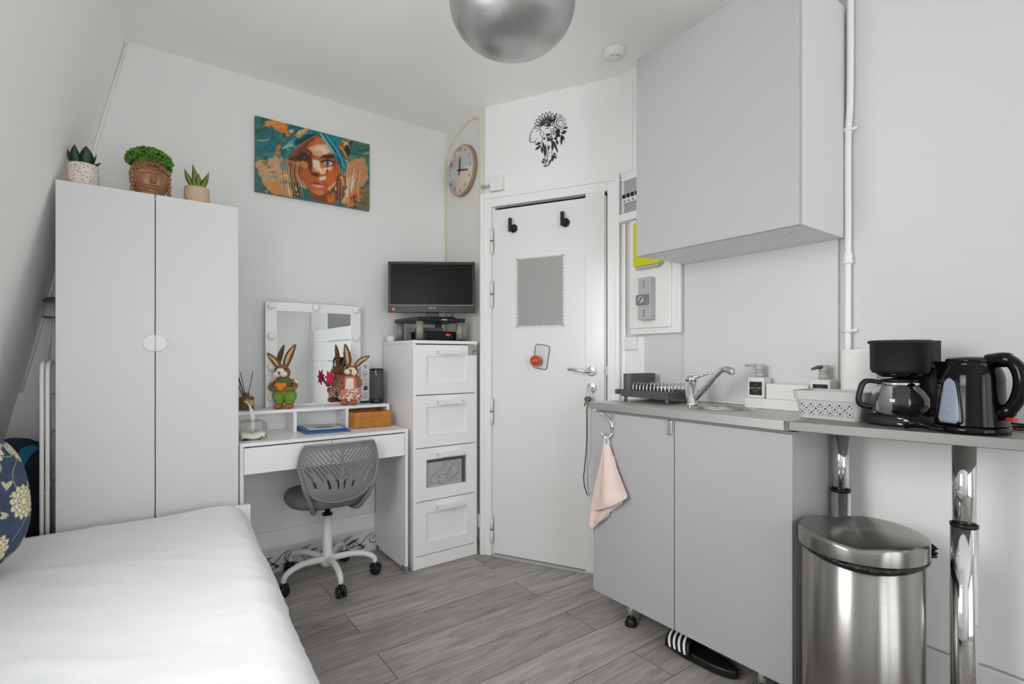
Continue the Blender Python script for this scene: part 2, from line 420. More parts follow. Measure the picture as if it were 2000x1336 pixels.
# wall behind the camera with a second window
RW0, RW1, RZ0, RZ1 = -.25, 1.5, .08, 2.32
bm = B(); box(bm, -.95, RW0, REAR-.08, REAR, 0, CEIL); box(bm, RW1, 2.3, REAR-.08, REAR, 0, CEIL)
box(bm, RW0, RW1, REAR-.08, REAR, 0, RZ0); box(bm, RW0, RW1, REAR-.08, REAR, RZ1, CEIL)
struct('wall_rear', bm, M_wall)
bm = B(); rm_ = (RW0+RW1)/2
for a, b, c, d in ((RW0,RW0+.06,RZ0,RZ1),(RW1-.06,RW1,RZ0,RZ1),(RW0+.06,RW1-.06,RZ0,RZ0+.08),(RW0+.06,RW1-.06,RZ1-.06,RZ1),(rm_-.05,rm_+.05,RZ0+.08,RZ1-.06)): box(bm, a, b, REAR-.06, REAR-.02, c, d)
struct('window_2', bm, M_gloss)

# painted skirting with scrolls
def scroll(bm, f3, cx, cz, r, sgn, flip=1, w=.006):
    pts = []
    for i in range(30):
        a = i/29*2*pi*1.35; rr = r*(1-.78*i/29)
        pts.append((cx+sgn*rr*math.cos(a+pi*.5), cz+flip*rr*math.sin(a+pi*.5)))
    stroke(bm, pts, w, f3, 1)
    stem = [(cx+sgn*0.0, cz+flip*r), (cx-sgn*r*1.1, cz+flip*r*.7), (cx-sgn*r*2.0, cz-flip*r*.2), (cx-sgn*r*3.0, cz-flip*r*.75), (cx-sgn*r*4.0, cz-flip*r*.6)]
    stroke(bm, [(p.x, p.y) for p in smooth_path([(a,b,0) for a,b in stem], 5)], w, f3, 1)
def leaf2(bm, f3, x0, z0, x1, z1, wd, mi=1):
    n = 8; dx, dz = x1-x0, z1-z0; l = math.hypot(dx, dz); px_, pz_ = -dz/l, dx/l
    a = [(x0+dx*i/n+px_*wd*math.sin(pi*i/n), z0+dz*i/n+pz_*wd*math.sin(pi*i/n)) for i in range(n+1)]
    b = [(x0+dx*i/n-px_*wd*.25*math.sin(pi*i/n), z0+dz*i/n-pz_*wd*.25*math.sin(pi*i/n)) for i in range(n-1, 0, -1)]
    poly(bm, a+b, f3, mi)
def skirting(bm, x0, x1, f3):
    x = x0+.08; k = 0
    while x < x1-.03:
        scroll(bm, f3, x, .068, .034, 1, 1); scroll(bm, f3, x+.10, .055, .022, -1, 1, .005)
        leaf2(bm, f3, x+.03, .06, x+.11, .112, .018, 2); leaf2(bm, f3, x+.05, .05, x+.15, .085, .012, 1)
        leaf2(bm, f3, x+.06, .05, x+.09, .014, .012, 2); leaf2(bm, f3, x-.05, .035, x-.12, .022, .014, 2)
        leaf2(bm, f3, x+.13, .05, x+.18, .02, .012, 2); leaf2(bm, f3, x+.02, .035, x+.05, .01, .008, 1)
        x += .235
M_ink2 = mat('pale_grey_ink', (150,150,152), .7, var=.1)
M_skirt = mat('skirting_enamel', (212,212,210), .4, var=.04, vscale=20)
bm = B(); box(bm, -.4, 1.2, BACK-.014, BACK, 0, .132)
skirting(bm, -.1, 1.2, lambda a, b: (a, BACK-.0148, b))
struct('baseboard_back', bm, [M_skirt, M_ink, M_ink2])
bm = B(); box(bm, -.4, ALC, BACK-.012, BACK, .14, .222); box(bm, -.4, ALC, BACK-.018, BACK, .132, .14)
struct('trim_10', bm, M_satin, bevel=.002)
bm = B(); box(bm, ALC-.014, ALC, 2.525, BACK-.02, 0, .15)
skirting(bm, -2.56, -2.2, lambda a, b: (ALC-.0148, -a-.06, b)) if False else None
f3 = lambda a, b: (ALC-.0148, 2.6-a, b)
scroll(bm, f3, .028, .075, .03, 1, 1, .005); scroll(bm, f3, .05, .045, .018, -1, 1, .004); leaf2(bm, f3, .0, .03, .06, .015, .01, 2)
struct('baseboard_alcove', bm, [M_skirt, M_ink, M_ink2])
bm = B(); box(bm, ALC-.024, ALC, 2.522, 2.60, .15, .225); struct('trim_11', bm, M_satin, bevel=.003)
# ================================================================== LEFT SIDE: WARDROBE, PLANTS, BED
W = thing('wardrobe', 'tall white two-door wardrobe with a round split pull, standing behind the bed', 'wardrobe', (.07, 2.7, 0))
WL, WR, WF = -.229, .368, 2.498
bm = B()
box(bm, WL+.020, WL+.036, WF+.02, 2.89, 0, 1.795); box(bm, WR-.018, WR, WF+.02, 2.89, 0, 1.797)
box(bm, WL+.036, WR-.018, WF+.02, 2.89, 1.779, 1.797); box(bm, WL+.036, WR-.018, WF+.03, 2.89, .04, .058)
box(bm, WL+.036, WR-.018, 2.875, 2.89, .058, 1.779); box(bm, .06, .078, WF+.03, 2.875, .058, 1.779)
obj('body', bm, M_lam, W, bevel=.001)
G = .0705
dl = bx('door', M_lam, W, WL, G-.0022, WF, WF+.018, .03, 1.80, .0012)
dr = bx('door', M_lam, W, G+.0022, WR, WF, WF+.018, .03, 1.80, .0012)
hz = 1.205
for d, sg in ((dl,-1),(dr,1)):
    bm = B(); pts = []
    for i in range(17):
        a = -pi/2+pi*i/16; pts.append((G+sg*(.0022-.0018+.042*math.cos(a)), WF-.012, hz+.034*math.sin(a)))
    prism(bm, pts, (0,.012,0)); obj('handle', bm, M_wplas, d, bevel=.003)

def blade(bm, pts, w, side, th=.002, mi=0, prof=None):
    side = Vector(side).normalized(); n = len(pts); pts = [Vector(p) for p in pts]; rows = []
    for i, p in enumerate(pts):
        u = i/(n-1); k = (prof(u) if prof else math.sin(pi*(.18+.82*u))**.8)*w/2+1e-4
        t = (pts[min(i+1,n-1)]-pts[max(i-1,0)]).normalized(); nn = t.cross(side).normalized()
        rows.append([bm.verts.new(q) for q in (p-side*k+nn*k*.25, p+nn*th-nn*0, p+side*k+nn*k*.25, p-nn*th)])
    for a, b in zip(rows, rows[1:]):
        for i in range(4):
            j = (i+1) % 4; f = bm.faces.new((a[i], a[j], b[j], b[i])); f.smooth = True; f.material_index = mi
    bm.faces.new(rows[0]); bm.faces.new(list(reversed(rows[-1])))
def bend(b, m, t, n=7):
    b, m, t = Vector(b), Vector(m), Vector(t)
    return [b*(1-u)**2+m*2*u*(1-u)+t*u*u for u in [i/(n-1) for i in range(n)]]

# dotted pot
m = mat('dotted_ceramic', (224,210,206), .6, var=.03)
nt = m.node_tree; b_ = nt.nodes['Principled BSDF']; vo = nt.nodes.new('ShaderNodeTexVoronoi'); vo.inputs['Scale'].default_value = 115
tc = [n for n in nt.nodes if n.type == 'TEX_COORD'][0]; nt.links.new(tc.outputs['Object'], vo.inputs['Vector'])
rp = nt.nodes.new('ShaderNodeValToRGB'); rp.color_ramp.elements[0].position = .25; rp.color_ramp.elements[0].color = (*lin((140,100,98)),1)
rp.color_ramp.elements[1].position = .36; rp.color_ramp.elements[1].color = (*lin((226,213,208)),1)
nt.links.new(vo.outputs['Distance'], rp.inputs['Fac']); nt.links.new(rp.outputs['Color'], b_.inputs['Base Color'])
_SC = .87
M_green = mat('dark_green_leaf', (50,76,66), .55, var=.18, vscale=40)
M_soil = mat('dark_soil', (50,42,36), .9, bump=.3, bscale=200)
p = thing('potted_succulent', 'dark green broad-leaved succulent in a pale dotted pot at the wardrobe\'s left end', 'plant', (-.155, 2.565, 1.797), 0, 'potted plants on the wardrobe')
bm = B(); lathe(bm, [(0,0),(.048,0),(.054,.012),(.057,.05),(.054,.098),(.051,.104),(.047,.1),(.049,.092),(0,.09)], seg=40)
pot = obj('pot', bm, m, p, local=True)
bm = B(); lathe(bm, [(0,.0915),(.047,.0915),(.046,.096),(0,.098)], seg=24); obj('soil', bm, M_soil, pot, local=True)
for b0, m0, t0, w in (((-.012,-.005,.095),(-.03,-.012,.13),(-.028,-.015,.185),.042),((.012,-.008,.095),(.016,-.02,.15),(.010,-.012,.188),.05),
                      ((-.026,.0,.095),(-.048,0,.12),(-.052,.0,.165),.018),((.028,.004,.095),(.04,.0,.11),(.062,-.004,.128),.02),
                      ((.02,.012,.095),(.034,.015,.13),(.046,.012,.165),.014),((.0,.016,.095),(0,.03,.13),(-.006,.03,.165),.036)):
    bm = B(); blade(bm, bend(b0, m0, t0), w, (1,.15,0), .003, prof=lambda u: math.sin(pi*(.22+.78*u))**.9)
    obj('leaf', bm, M_green, p, local=True)

p.scale = (_SC, _SC, _SC)
# head planter
M_bronze = mat('bronze_glaze', (156,112,82), .38, metal=.25, var=.22, vscale=45, bump=.06, bscale=160)
M_moss = mat('fresh_green_foliage', (88,140,46), .55, var=.5, vscale=55)
p = thing('head_planter', 'bronze serene face planter topped with bushy green foliage on the wardrobe', 'planter', (.055, 2.60, 1.7995), .16)
def gs(x, s): return math.exp(-x*x/(2*s*s))
def face(d):
    lo = math.atan2(d.x, -d.y); la = math.asin(max(-1,min(1,d.z))); k = 1.0
    if d.y < .2:
        k += .20*gs(lo,.085)*gs(la+.20,.10)+.09*gs(lo,.055)*gs(la-.02,.20)         # nose
        for s in (-1,1):
            k += .07*gs(la-.27-.13*math.cos((lo-s*.40)*3.4)+.10,.030)*gs(lo-s*.42,.30)  # brow
            k -= .115*gs(lo-s*.37,.17)*gs(la-.14,.075)                              # eye socket
            k += .085*gs(lo-s*.38,.17)*gs(la-.06,.050)                              # eyelid
            k -= .05*gs(lo-s*.38,.17)*gs(la+.012,.016)
            k += .06*gs(lo-s*.48,.22)*gs(la+.24,.18)                                # cheek
            k += .07*gs(lo-s*.085,.045)*gs(la+.25,.04)-.05*gs(lo-s*.17,.04)*gs(la+.25,.10)
        k += .10*gs(lo,.19)*gs(la+.435,.034)+.10*gs(lo,.14)*gs(la+.57,.040)-.075*gs(lo,.24)*gs(la+.50,.018)-.05*gs(lo,.16)*gs(la+.66,.03)
        k += .07*gs(lo,.2)*gs(la+.82,.11)
    return k
bm = B(); ball(bm, (0,0,.084), (.069,.066,.082), u=140, v=110, fn=face); lathe(bm, [(0,0),(.04,0),(.05,.012),(.046,.03)], seg=32)
hd = obj('head', bm, M_bronze, p, local=True)
bm = B()
for row, (z, rr, r_) in enumerate(((.140,.061,.0105),(.127,.066,.010))):
    for i in range(17):
        a = -pi/2+(i-8+.5*row)*.30
        if row == 1 and abs(i-8+.5*row) < 1.2: continue
        zz = z-.004*abs(i-8)
        c = Vector((rr*math.cos(a), rr*math.sin(a), zz)); ax = Vector((math.cos(a), math.sin(a), .2)).normalized()
        q = ax.to_track_quat('Z','Y').to_matrix()
        tube(bm, [c+q @ Vector((r_*.72*math.cos(t), r_*.72*math.sin(t), 0)) for t in [2*pi*k/10 for k in range(10)]], r_*.34, seg=6, closed=True)
        ball(bm, c, r_*.36, u=8, v=6)
for s in (-1,1):
    for k in range(6):
        a = -pi/2+s*(1.13+.08*(k % 2)); ball(bm, (.068*math.cos(a), .066*math.sin(a), .115-.017*k), (.0085,.0085,.0095), u=8, v=6)
obj('curls', bm, M_bronze, hd, local=True)
bm = B()
for i in range(560):
    a = random.uniform(0,2*pi); ph = math.asin(random.uniform(-.30,1)); rr = random.uniform(.90,1.05)
    nx0 = Vector((math.cos(ph)*math.cos(a), math.cos(ph)*math.sin(a), math.sin(ph)))
    c = Vector((.072*nx0.x*rr, .070*nx0.y*rr, .156+.050*nx0.z*rr))
    if c.y < -.02 and c.z < .145: continue
    for q_ in range(2):
        up = (nx0+Vector((random.uniform(-.8,.8),random.uniform(-.8,.8),random.uniform(-.5,.8)))).normalized()
        sd = up.cross(Vector((random.uniform(-1,1),random.uniform(-1,1),random.uniform(-1,1)))).normalized()
        l_ = random.uniform(.009,.014)
        blade(bm, bend(c-up*.003, c+up*l_*.6+nx0*.003, c+up*l_, 4), random.uniform(.008,.012), sd, .0012, prof=lambda u: math.sin(pi*(.12+.83*u))**.7)
ball(bm, (0,0,.155), (.060,.058,.040), u=24, v=14)
obj('foliage', bm, M_moss, p, local=True)

# small snake plant
M_snake = mat('yellow_green_leaf', (116,132,58), .5, var=.35, vscale=55)
M_terra = mat('pale_terracotta', (206,176,152), .7, var=.06, vscale=30, bump=.25, bscale=150, stretch=(1,1,.15))
p = thing('potted_snake_plant', 'small snake plant in a pale terracotta pot at the wardrobe\'s right end', 'plant', (.222, 2.60, 1.797), 0, 'potted plants on the wardrobe')
bm = B(); lathe(bm, [(0,0),(.042,0),(.047,.01),(.049,.045),(.047,.064),(.048,.067),(.046,.084),(.042,.084),(.042,.078),(0,.076)], seg=40)
pot = obj('pot', bm, M_terra, p, local=True)
bm = B(); lathe(bm, [(0,.077),(.041,.077),(.04,.08),(0,.081)], seg=24); obj('soil', bm, M_soil, pot, local=True)
for b0, m0, t0, w in (((-.01,-.004,.083),(-.03,-.008,.115),(-.046,-.006,.158),.03),((.0,.0,.083),(.0,.0,.13),(-.017,.0,.186),.03),((.012,0,.083),(.03,0,.115),(.046,.0,.165),.028),
                      ((.006,-.01,.083),(.004,-.014,.11),(.006,-.016,.145),.026),((-.004,-.012,.083),(-.012,-.018,.10),(-.016,-.018,.13),.022),((.016,-.008,.083),(.026,-.012,.1),(.03,-.012,.135),.022)):
    bm = B(); blade(bm, bend(b0, m0, t0), w, (1,.1,0), .003, prof=lambda u: math.sin(pi*(.25+.75*u))**1.1); obj('leaf', bm, M_snake, p, local=True)

# bed
M_sheet = mat('white_cotton', (236,236,239), .85, bump=.12, bscale=700, var=.01)
BD = thing('bed', 'low single bed under a smooth white sheet, in front of the wardrobe', 'bed', (0, 1.4, 0))
def edge(n): return .318+.058*(n-1.2)
bx('footboard', M_lam2, BD, -.5, .408, 2.452, 2.474, .06, .512, .002)
for n0 in (2.41, .45):
    for t0 in (-.44, edge(n0)-.09):
        bx('leg', M_lam2, BD, t0, t0+.045, n0-.02, n0+.025, 0, .14, .002)
bx('frame', M_lam2, BD, -.45, .25, .43, 2.45, .14, .24, .003)
bm = B()
for q in (): pass
v = box(bm, -.5, 1, 0, 1, .24, .50)
for q in v:
    n = .42 if q.co.y < .5 else 2.415
    q.co.x = (edge(n)-.05) if q.co.x > .5 else -.48; q.co.y = n
obj('mattress', bm, M_sheet, BD, bevel=.04, bseg=4)
# sheet as one draped skin
def across(u):      # returns (offset from the right edge, drop)
    Rr = .09
    if u < .74: return (-(.9-Rr)*(1-u/.74)-Rr, 0)
    if u < .84:
        a = (u-.74)/.10*pi/2; return (-Rr+Rr*math.sin(a), Rr-Rr*math.cos(a))
    k = (u-.84)/.16; return (.006+.03*k*k+.01*k, Rr+k*.31)
def along(v):
    Rr = .05
    if v < .92: return (.42+(2.43-Rr-.42)*(v/.92), 0)
    a = (v-.92)/.08*pi/2; return (2.43-Rr+Rr*math.sin(a), (Rr-Rr*math.cos(a)))
nu, nv = 150, 190
bm = B(); g = []
for j in range(nv+1):
    v_ = j/nv; n, dn = along(v_); row = []
    for i in range(nu+1):
        u_ = i/nu; o_, dt = across(u_)
        t = edge(n)+o_; z = .532-max(dn*.9, 0)-dt
        sd = max(0, min(1, (u_-.70)/.2))
        s = noise.noise(Vector((t*5, n*2.2, 1.3)))*.006
        fold = noise.noise(Vector((n*9+t*1.5, t*4-n*1.2, 4)))
        s += (max(0, fold)**2)*.013*(.4+sd)
        wr = noise.noise(Vector((n*1.4-t*3.2, t*7+n*4.5, 9))); s += .0045*math.exp(-((wr-.05)/.06)**2)*(.0+.9*sd)+.0018*noise.noise(Vector((n*22+t*6, t*9, 2)))
        dg = noise.noise(Vector(((t*.8+n)*9, (t-n*.8)*1.6, 21))); s += .0035*max(0, dg-.12)*(1.2-.6*sd)*2
        ed = noise.noise(Vector((t*26, n*3.2+t*5, 33))); s += .005*max(0, ed-.05)*sd*1.6
        ed2 = noise.noise(Vector((n*15+t*4, t*8, 41))); s += .0022*ed2*sd
        if dt > .05: t += s*.7+.006*math.sin(n*11+1.2)*min(1, dt*4)
        else: z += s
        row.append(bm.verts.new((t, n, max(z, .12))))
    g.append(row)
for j in range(nv):
    for i in range(nu):
        f = bm.faces.new((g[j][i], g[j][i+1], g[j+1][i+1], g[j+1][i])); f.smooth = True
sh = obj('sheet', bm, M_sheet, BD)
so = sh.modifiers.new('solid', 'SOLIDIFY'); so.thickness = .003; so.offset = 1

# cushion with a painted floral print
NC = 230
rs = np.random.RandomState(11)
def cush_col(U, V):
    X = U; Y = V
    c = np.zeros((len(X),3)); c[:] = (62,74,98)
    nz = vnoise(X*40, Y*40); c += (nz[:,None]-.5)*14
    # vines
    for k in range(9):
        x0, y0, a, fq, ph = rs.rand(), rs.rand(), rs.uniform(.03,.09), rs.uniform(4,9), rs.rand()*6
        ang = rs.uniform(0,pi); P = (X-x0)*math.cos(ang)+(Y-y0)*math.sin(ang); Q = -(X-x0)*math.sin(ang)+(Y-y0)*math.cos(ang)
        m_ = (np.abs(Q-a*np.sin(P*fq*2+ph)) < .004) & (np.abs(P) < .4); c[m_] = (150,168,128)
    for k in range(46):
        x0, y0, ang, s = rs.rand(), rs.rand(), rs.rand()*6.28, rs.uniform(.03,.06)
        P = ((X-x0)*math.cos(ang)+(Y-y0)*math.sin(ang))/s; Q = (-(X-x0)*math.sin(ang)+(Y-y0)*math.cos(ang))/s
        w = .34*np.clip(1-P*P, 0, 1); ins = np.abs(Q-.2*P*P) < w
        c[ins] = (212,208,178) if k % 3 else (158,176,138)
        c[ins & (np.abs(Q-.2*P*P) < .04)] = (112,122,110)
    for (x0, y0, R) in ((.80,.42,.135),(.28,.65,.14),(.55,.15,.12),(.15,.2,.12),(.62,.85,.13),(.9,.82,.1),(.42,.40,.09)):
        dx, dy = X-x0, Y-y0; r = np.hypot(dx, dy)/R; a = np.arctan2(dy, dx)
        for lv, (ro, npet, ph, col, edgec) in enumerate(((1.0,13,0,(226,216,178),(98,104,104)),(.74,11,.3,(236,228,196),(112,112,104)),(.5,9,.1,(230,214,168),(120,108,88)),(.27,7,.5,(240,232,204),(128,112,88)))):
            lim = ro*(.80+.20*np.abs(np.cos(npet*a/2+ph)))
            c[r < lim] = edgec; c[r < lim-.055] = col
            seam = (np.abs(np.sin(npet*a/2+ph)) > .985) & (r < lim) & (r > ro*.55); c[seam] = edgec
    return c
MCU = attr_mat('floral_print_fabric', .85, bump=.15, bscale=500)
CU = thing('cushion', 'navy scatter cushion with cream flower print leaning on the attic wall', 'cushion', (0,0,0))
hw = .205
def cpos(sgn):
    def f(u, v):
        x = (u*2-1); y = (v*2-1)
        e = max(0, (1-x**4))*max(0, (1-y**4)); pin = math.sqrt(1-.42*x*x); pin2 = math.sqrt(1-.42*y*y)
        return (x*hw*pin2, -sgn*(.088*e**.55), y*hw*pin)
    return f
a_ = paint_grid('front_cover', NC, NC, cpos(1), cush_col, MCU, CU, local=True)
rs = np.random.RandomState(12)
b2 = paint_grid('back_cover', 60, 60, cpos(-1), cush_col, MCU, CU, local=True)
for o in (a_, b2):
    for q in o.data.polygons: q.use_smooth = True
bm = B(); tube(bm, [(cpos(1)(u,v)[0], 0, cpos(1)(u,v)[2]) for u,v in [(i/24,0) for i in range(24)]+[(1,i/24) for i in range(24)]+[(1-i/24,1) for i in range(24)]+[(0,1-i/24) for i in range(24)]], .005, seg=8, closed=True)
obj('piping', bm, mat('sage_piping', (150,164,140), .8), CU, local=True)
CU.rotation_mode = 'XYZ'
CU.location = (-.390, 1.962, .752); CU.rotation_euler = (math.radians(-9), 0, math.radians(58))

# folded drying rack, pole and sports bag in the gap left of the wardrobe
DRK = thing('drying_rack', 'folded white metal rack with rounded corners wedged beside the wardrobe', 'drying rack', (-.262, 2.66, 0))
def rackframe(x):
    pts = [(x, 2.515, .0), (x, 2.515, 1.09), (x, 2.53, 1.12), (x, 2.56, 1.13), (x, 2.78, 1.13), (x, 2.81, 1.12), (x, 2.825, 1.09), (x, 2.825, 0)]
    return pts
for x in (-.268, -.252):
    bm = B(); tube(bm, rackframe(x), .0065, seg=10); obj('frame', bm, M_wmetal, DRK)
for z in (.25, .45, .65, .85, 1.0):
    bm = B(); cyl(bm, (-.26, 2.52, z), (-.26, 2.82, z), .003, 8); obj('rail', bm, M_wmetal, DRK)
PO = thing('pole', 'white telescopic pole with dark collars leaning in the corner behind the wardrobe', 'pole', (-.335, 2.86, 0))
a0 = Vector((-.375, 2.83, .0)); a1 = Vector((-.245, 2.92, 1.50)); dv = a1-a0
bm = B(); cyl(bm, a0, a0+dv*.8, .013, 14); obj('lower_tube', bm, M_wmetal, PO)
bm = B(); cyl(bm, a0+dv*.8, a1, .010, 14); obj('upper_tube', bm, M_wmetal, PO)
FAN = thing('floor_lamp', 'pale floor lamp shade with dark rims peeking out behind the wardrobe edge', 'lamp', (-.262, 2.80, 0))
bm = B(); lathe(bm, [(.032,1.312),(.03,1.315),(.026,1.372),(.028,1.374),(.034,1.313)], c=(-.262,2.80,0), seg=24); obj('lamp_shade', bm, M_lgrey, FAN)
bm = B(); lathe(bm, [(0,1.372),(.034,1.374),(.036,1.380),(.02,1.393),(0,1.395)], c=(-.262,2.80,0), seg=24); obj('top_cap', bm, M_dgrey, FAN)
bm = B(); lathe(bm, [(.031,1.309),(.036,1.309),(.036,1.314),(.031,1.314)], c=(-.262,2.80,0), seg=24); obj('lower_rim', bm, M_dgrey, FAN)
bm = B(); cyl(bm, (-.262,2.80,.012), (-.262,2.80,1.375), .006, 10); obj('stem', bm, M_wmetal, FAN)
bm = B(); cyl(bm, (-.262,2.80,0), (-.262,2.80,.014), .05, 24); obj('base', bm, M_wmetal, FAN)
M_navy = mat('navy_nylon', (22,30,42), .7, bump=.1, bscale=300)
M_teal = mat('teal_nylon', (26,108,134), .6, bump=.1, bscale=300)
BG = thing('sports_bag', 'dark navy round-topped bag with a teal curved panel beside the white rack', 'bag', (-.36, 2.64, 0))
bm = B()
out = [(-.155,0),(-.165,.40),(-.15,.62),(-.11,.74),(-.05,.80),(.01,.82),(.06,.80),(.075,.72),(.075,0)]
dirx = Vector((.80, .60, 0)); nrm = Vector((.60,-.80,0)); bc = Vector((-.355, 2.64, 0))
def bp(x, z, off=0): return bc+dirx*x+Vector((0,0,z))+nrm*off
out = [(a, b*1.03) for a, b in out]
sp = [(p.x, p.y) for p in smooth_path([(a,b,0) for a,b in out], 5)]
prism(bm, [bp(x*.82, z, .03) for x, z in sp], -nrm*.07); obj('body', bm, M_navy, BG, bevel=.012, bseg=3)
bm = B()
tp = [(-.098,.70),(-.07,.765),(-.03,.80),(.01,.805),(.035,.79),(-.005,.765),(-.025,.73),(-.022,.69),(-.012,.64),(-.018,.59),(-.05,.555),(-.09,.55),(-.10,.575),(-.062,.60),(-.055,.65),(-.072,.685)]
prism(bm, [bp(x*.82+.030, z*1.015, .0305) for x, z in tp], nrm*.004); obj('side_panel', bm, M_teal, BG)
bm = B(); tube(bm, smooth_path([bp(-.06,.69,.034), bp(-.045,.695,.05), bp(-.02,.69,.034)], 5), .006, seg=8); obj('grab_handle', bm, M_navy, BG)
# ================================================================== DESK AND WHAT STANDS ON IT
D = thing('desk', 'white dressing desk with two drawers and an open shelf hutch', 'desk', (.777, 2.73, 0))
DL, DR, DF, DBk = .376, 1.178, 2.525, 2.938
bx('desktop', M_lam2, D, DL, DR, DF, DBk, .750, .766, .0012)
for x in (DL, DR-.016):
    s = bx('side_panel', M_lam2, D, x, x+.016, DF, DBk, .02, .75, .0012)
    for y in (DF+.004, DBk-.05):
        bx('foot', M_mgrey, s, x-.004+.002, x+.018, y-.006, y+.04, 0, .034, .002)
mid = .7795
for a, b in ((DL+.018, mid-.0015), (mid+.0015, DR-.018)):
    dd = bx('drawer', M_lam2, D, a, b, DF+.002, DF+.018, .626, .744, .0012)
    bx('drawer_box', M_lam, dd, a+.01, b-.01, DF+.018, DBk-.04, .632, .735, 0)
bx('back_rail', M_lam, D, DL+.016, DR-.016, DBk-.016, DBk, .60, .75, .001)
HF = 2.762
bx('hutch_shelf', M_lam2, D, DL, DR-.004, HF, DBk, .868, .884, .0012)
for x in (DL, .657, .924, DR-.020):
    bx('divider', M_lam2, D, x, x+.016, HF, DBk, .766, .868, .0012)
bx('hutch_back', M_lam2, D, DL+.016, DR-.02, DBk-.006, DBk, .766, .868, 0)

# mirror with bulbs
MR = thing('vanity_mirror', 'white framed vanity mirror with round bulbs, standing on the desk hutch', 'mirror', (.805, 2.915, .884))
ml, mr, mb, mt, mf = .553, 1.057, .885, 1.440, 2.902
bm = B()
box(bm, ml, ml+.055, mf, mf+.022, mb, mt); box(bm, mr-.055, mr, mf, mf+.022, mb, mt); box(bm, ml+.055, mr-.055, mf, mf+.022, mt-.047, mt); box(bm, ml+.055, mr-.055, mf+.008, mf+.022, mb, mb+.01)
box(bm, ml, mr, mf+.0185, mf+.022, mb, mt)
obj('frame', bm, M_lam2, MR, bevel=.0012)
bx('mirror_glass', M_mirror, MR, ml+.055, mr-.055, mf+.006, mf+.012, mb+.010, mt-.047, 0)
M_opal = mat('opal_bulb_glass', (240,240,240), .25, spec=.5)
for x, z in [(ml+.0275, mt-.022-.161*i) for i in range(4)]+[(mr-.0275, mt-.022-.161*i) for i in range(4)]+[(.806, mt-.020)]:
    bm = B(); lathe(bm, [(0,.024),(.010,.022),(.0175,.016),(.0215,.006),(.0215,.0),(0,0)], seg=24, M=face_M((x, mf-.0002, z), (1,0,0)))
    obj('bulb', bm, M_opal, MR)

# two straw rabbits (local: x right, -y towards the viewer)
M_fur = mat('brown_straw', (142,104,66), .85, var=.25, vscale=90, bump=.4, bscale=260)
M_cream2 = mat('cream_straw', (214,184,140), .85, var=.12, vscale=90, bump=.3, bscale=260)
M_whitefur = mat('white_straw', (232,222,208), .85, var=.06, vscale=90, bump=.3, bscale=260)
M_pants = mat('green_felt', (118,152,58), .9, var=.15, vscale=60, bump=.2, bscale=200)
M_olive = mat('olive_vest', (98,110,60), .9, var=.2, vscale=60)
M_carrot = mat('orange_carrot', (226,140,52), .7, var=.15, vscale=60)
M_cgreen = mat('carrot_tops', (112,134,76), .8, var=.3, vscale=60)
M_pinkf = mat('coral_pink_felt', (220,118,104), .9, var=.12, vscale=60, bump=.2, bscale=200)
M_fuch = mat('fuchsia_felt', (206,42,92), .8, var=.2, vscale=60)
M_foot = mat('tan_felt_feet', (168,108,66), .9, var=.15, vscale=60)
M_nose = mat('brown_nose', (92,66,46), .6)
def ear(root, b0, m0, t0, w, tilt=(1,0,0)):
    bm = B(); blade(bm, bend(b0, m0, t0, 11), w, tilt, .006, prof=lambda u: math.sin(pi*(.14+.80*u))**.75)
    e = obj('ear', bm, M_fur, root, local=True)
    f = lambda p, o=.0: Vector(p)+Vector((0,-.0065,0))
    b1 = Vector(b0).lerp(Vector(t0), .14); t1 = Vector(b0).lerp(Vector(t0), .86)
    bm = B(); blade(bm, bend(f(b1), f(Vector(m0)), f(t1), 9), w*.52, tilt, .0025, prof=lambda u: math.sin(pi*(.12+.8*u))**.8)
    obj('inner_ear', bm, M_cream2, e, local=True)
def limb(bm, pts, r): tube(bm, smooth_path(pts, 4), r, seg=12); ball(bm, pts[-1], r*1.12, u=12, v=8); ball(bm, pts[0], r, u=12, v=8)
R1 = thing('rabbit_figure', 'straw rabbit figure in green trousers holding carrots, left of the desk mirror', 'rabbit figure', (0,0,0), 0, 'straw rabbits on the desk hutch')
bm = B(); ball(bm, (0,0,.118), (.040,.033,.052), u=20, v=14); body = obj('body', bm, M_olive, R1, local=True)
bm = B(); ball(bm, (-.027,0,.066), (.033,.033,.040)); ball(bm, (.027,0,.066), (.033,.033,.040)); ball(bm, (0,0,.085), (.044,.032,.024))
ball(bm, (-.026,-.002,.034), (.025,.026,.014)); ball(bm, (.026,-.002,.034), (.025,.026,.014))
obj('trousers', bm, M_pants, R1, local=True)
for s in (-1,1):
    bm = B(); ball(bm, (s*.026,-.012,.0135), (.024,.034,.0135)); obj('foot', bm, M_foot, R1, local=True)
    bm = B(); limb(bm, [(s*.040,.004,.140),(s*.060,-.012,.122),(s*.056,-.032,.104),(s*.022,-.046,.104)], .0115); obj('arm', bm, M_fur, R1, local=True)
    bm = B(); ball(bm, (s*.056,.002,.125), (.016,.018,.024)); obj('sleeve', bm, M_whitefur, R1, local=True)
bm = B(); ball(bm, (-.010,-.004,.184), (.040,.036,.036)); ball(bm, (-.010,.0,.205), (.028,.026,.022))
head = obj('head', bm, M_fur, R1, local=True)
bm = B(); ball(bm, (-.026,-.032,.176), (.019,.014,.016)); ball(bm, (.008,-.032,.178), (.019,.014,.016)); ball(bm, (-.010,-.028,.194), (.022,.013,.015)); obj('muzzle', bm, M_whitefur, head, local=True)
bm = B(); ball(bm, (-.010,-.047,.184), (.0045,.004,.007), u=10, v=8); obj('nose', bm, M_nose, head, local=True)
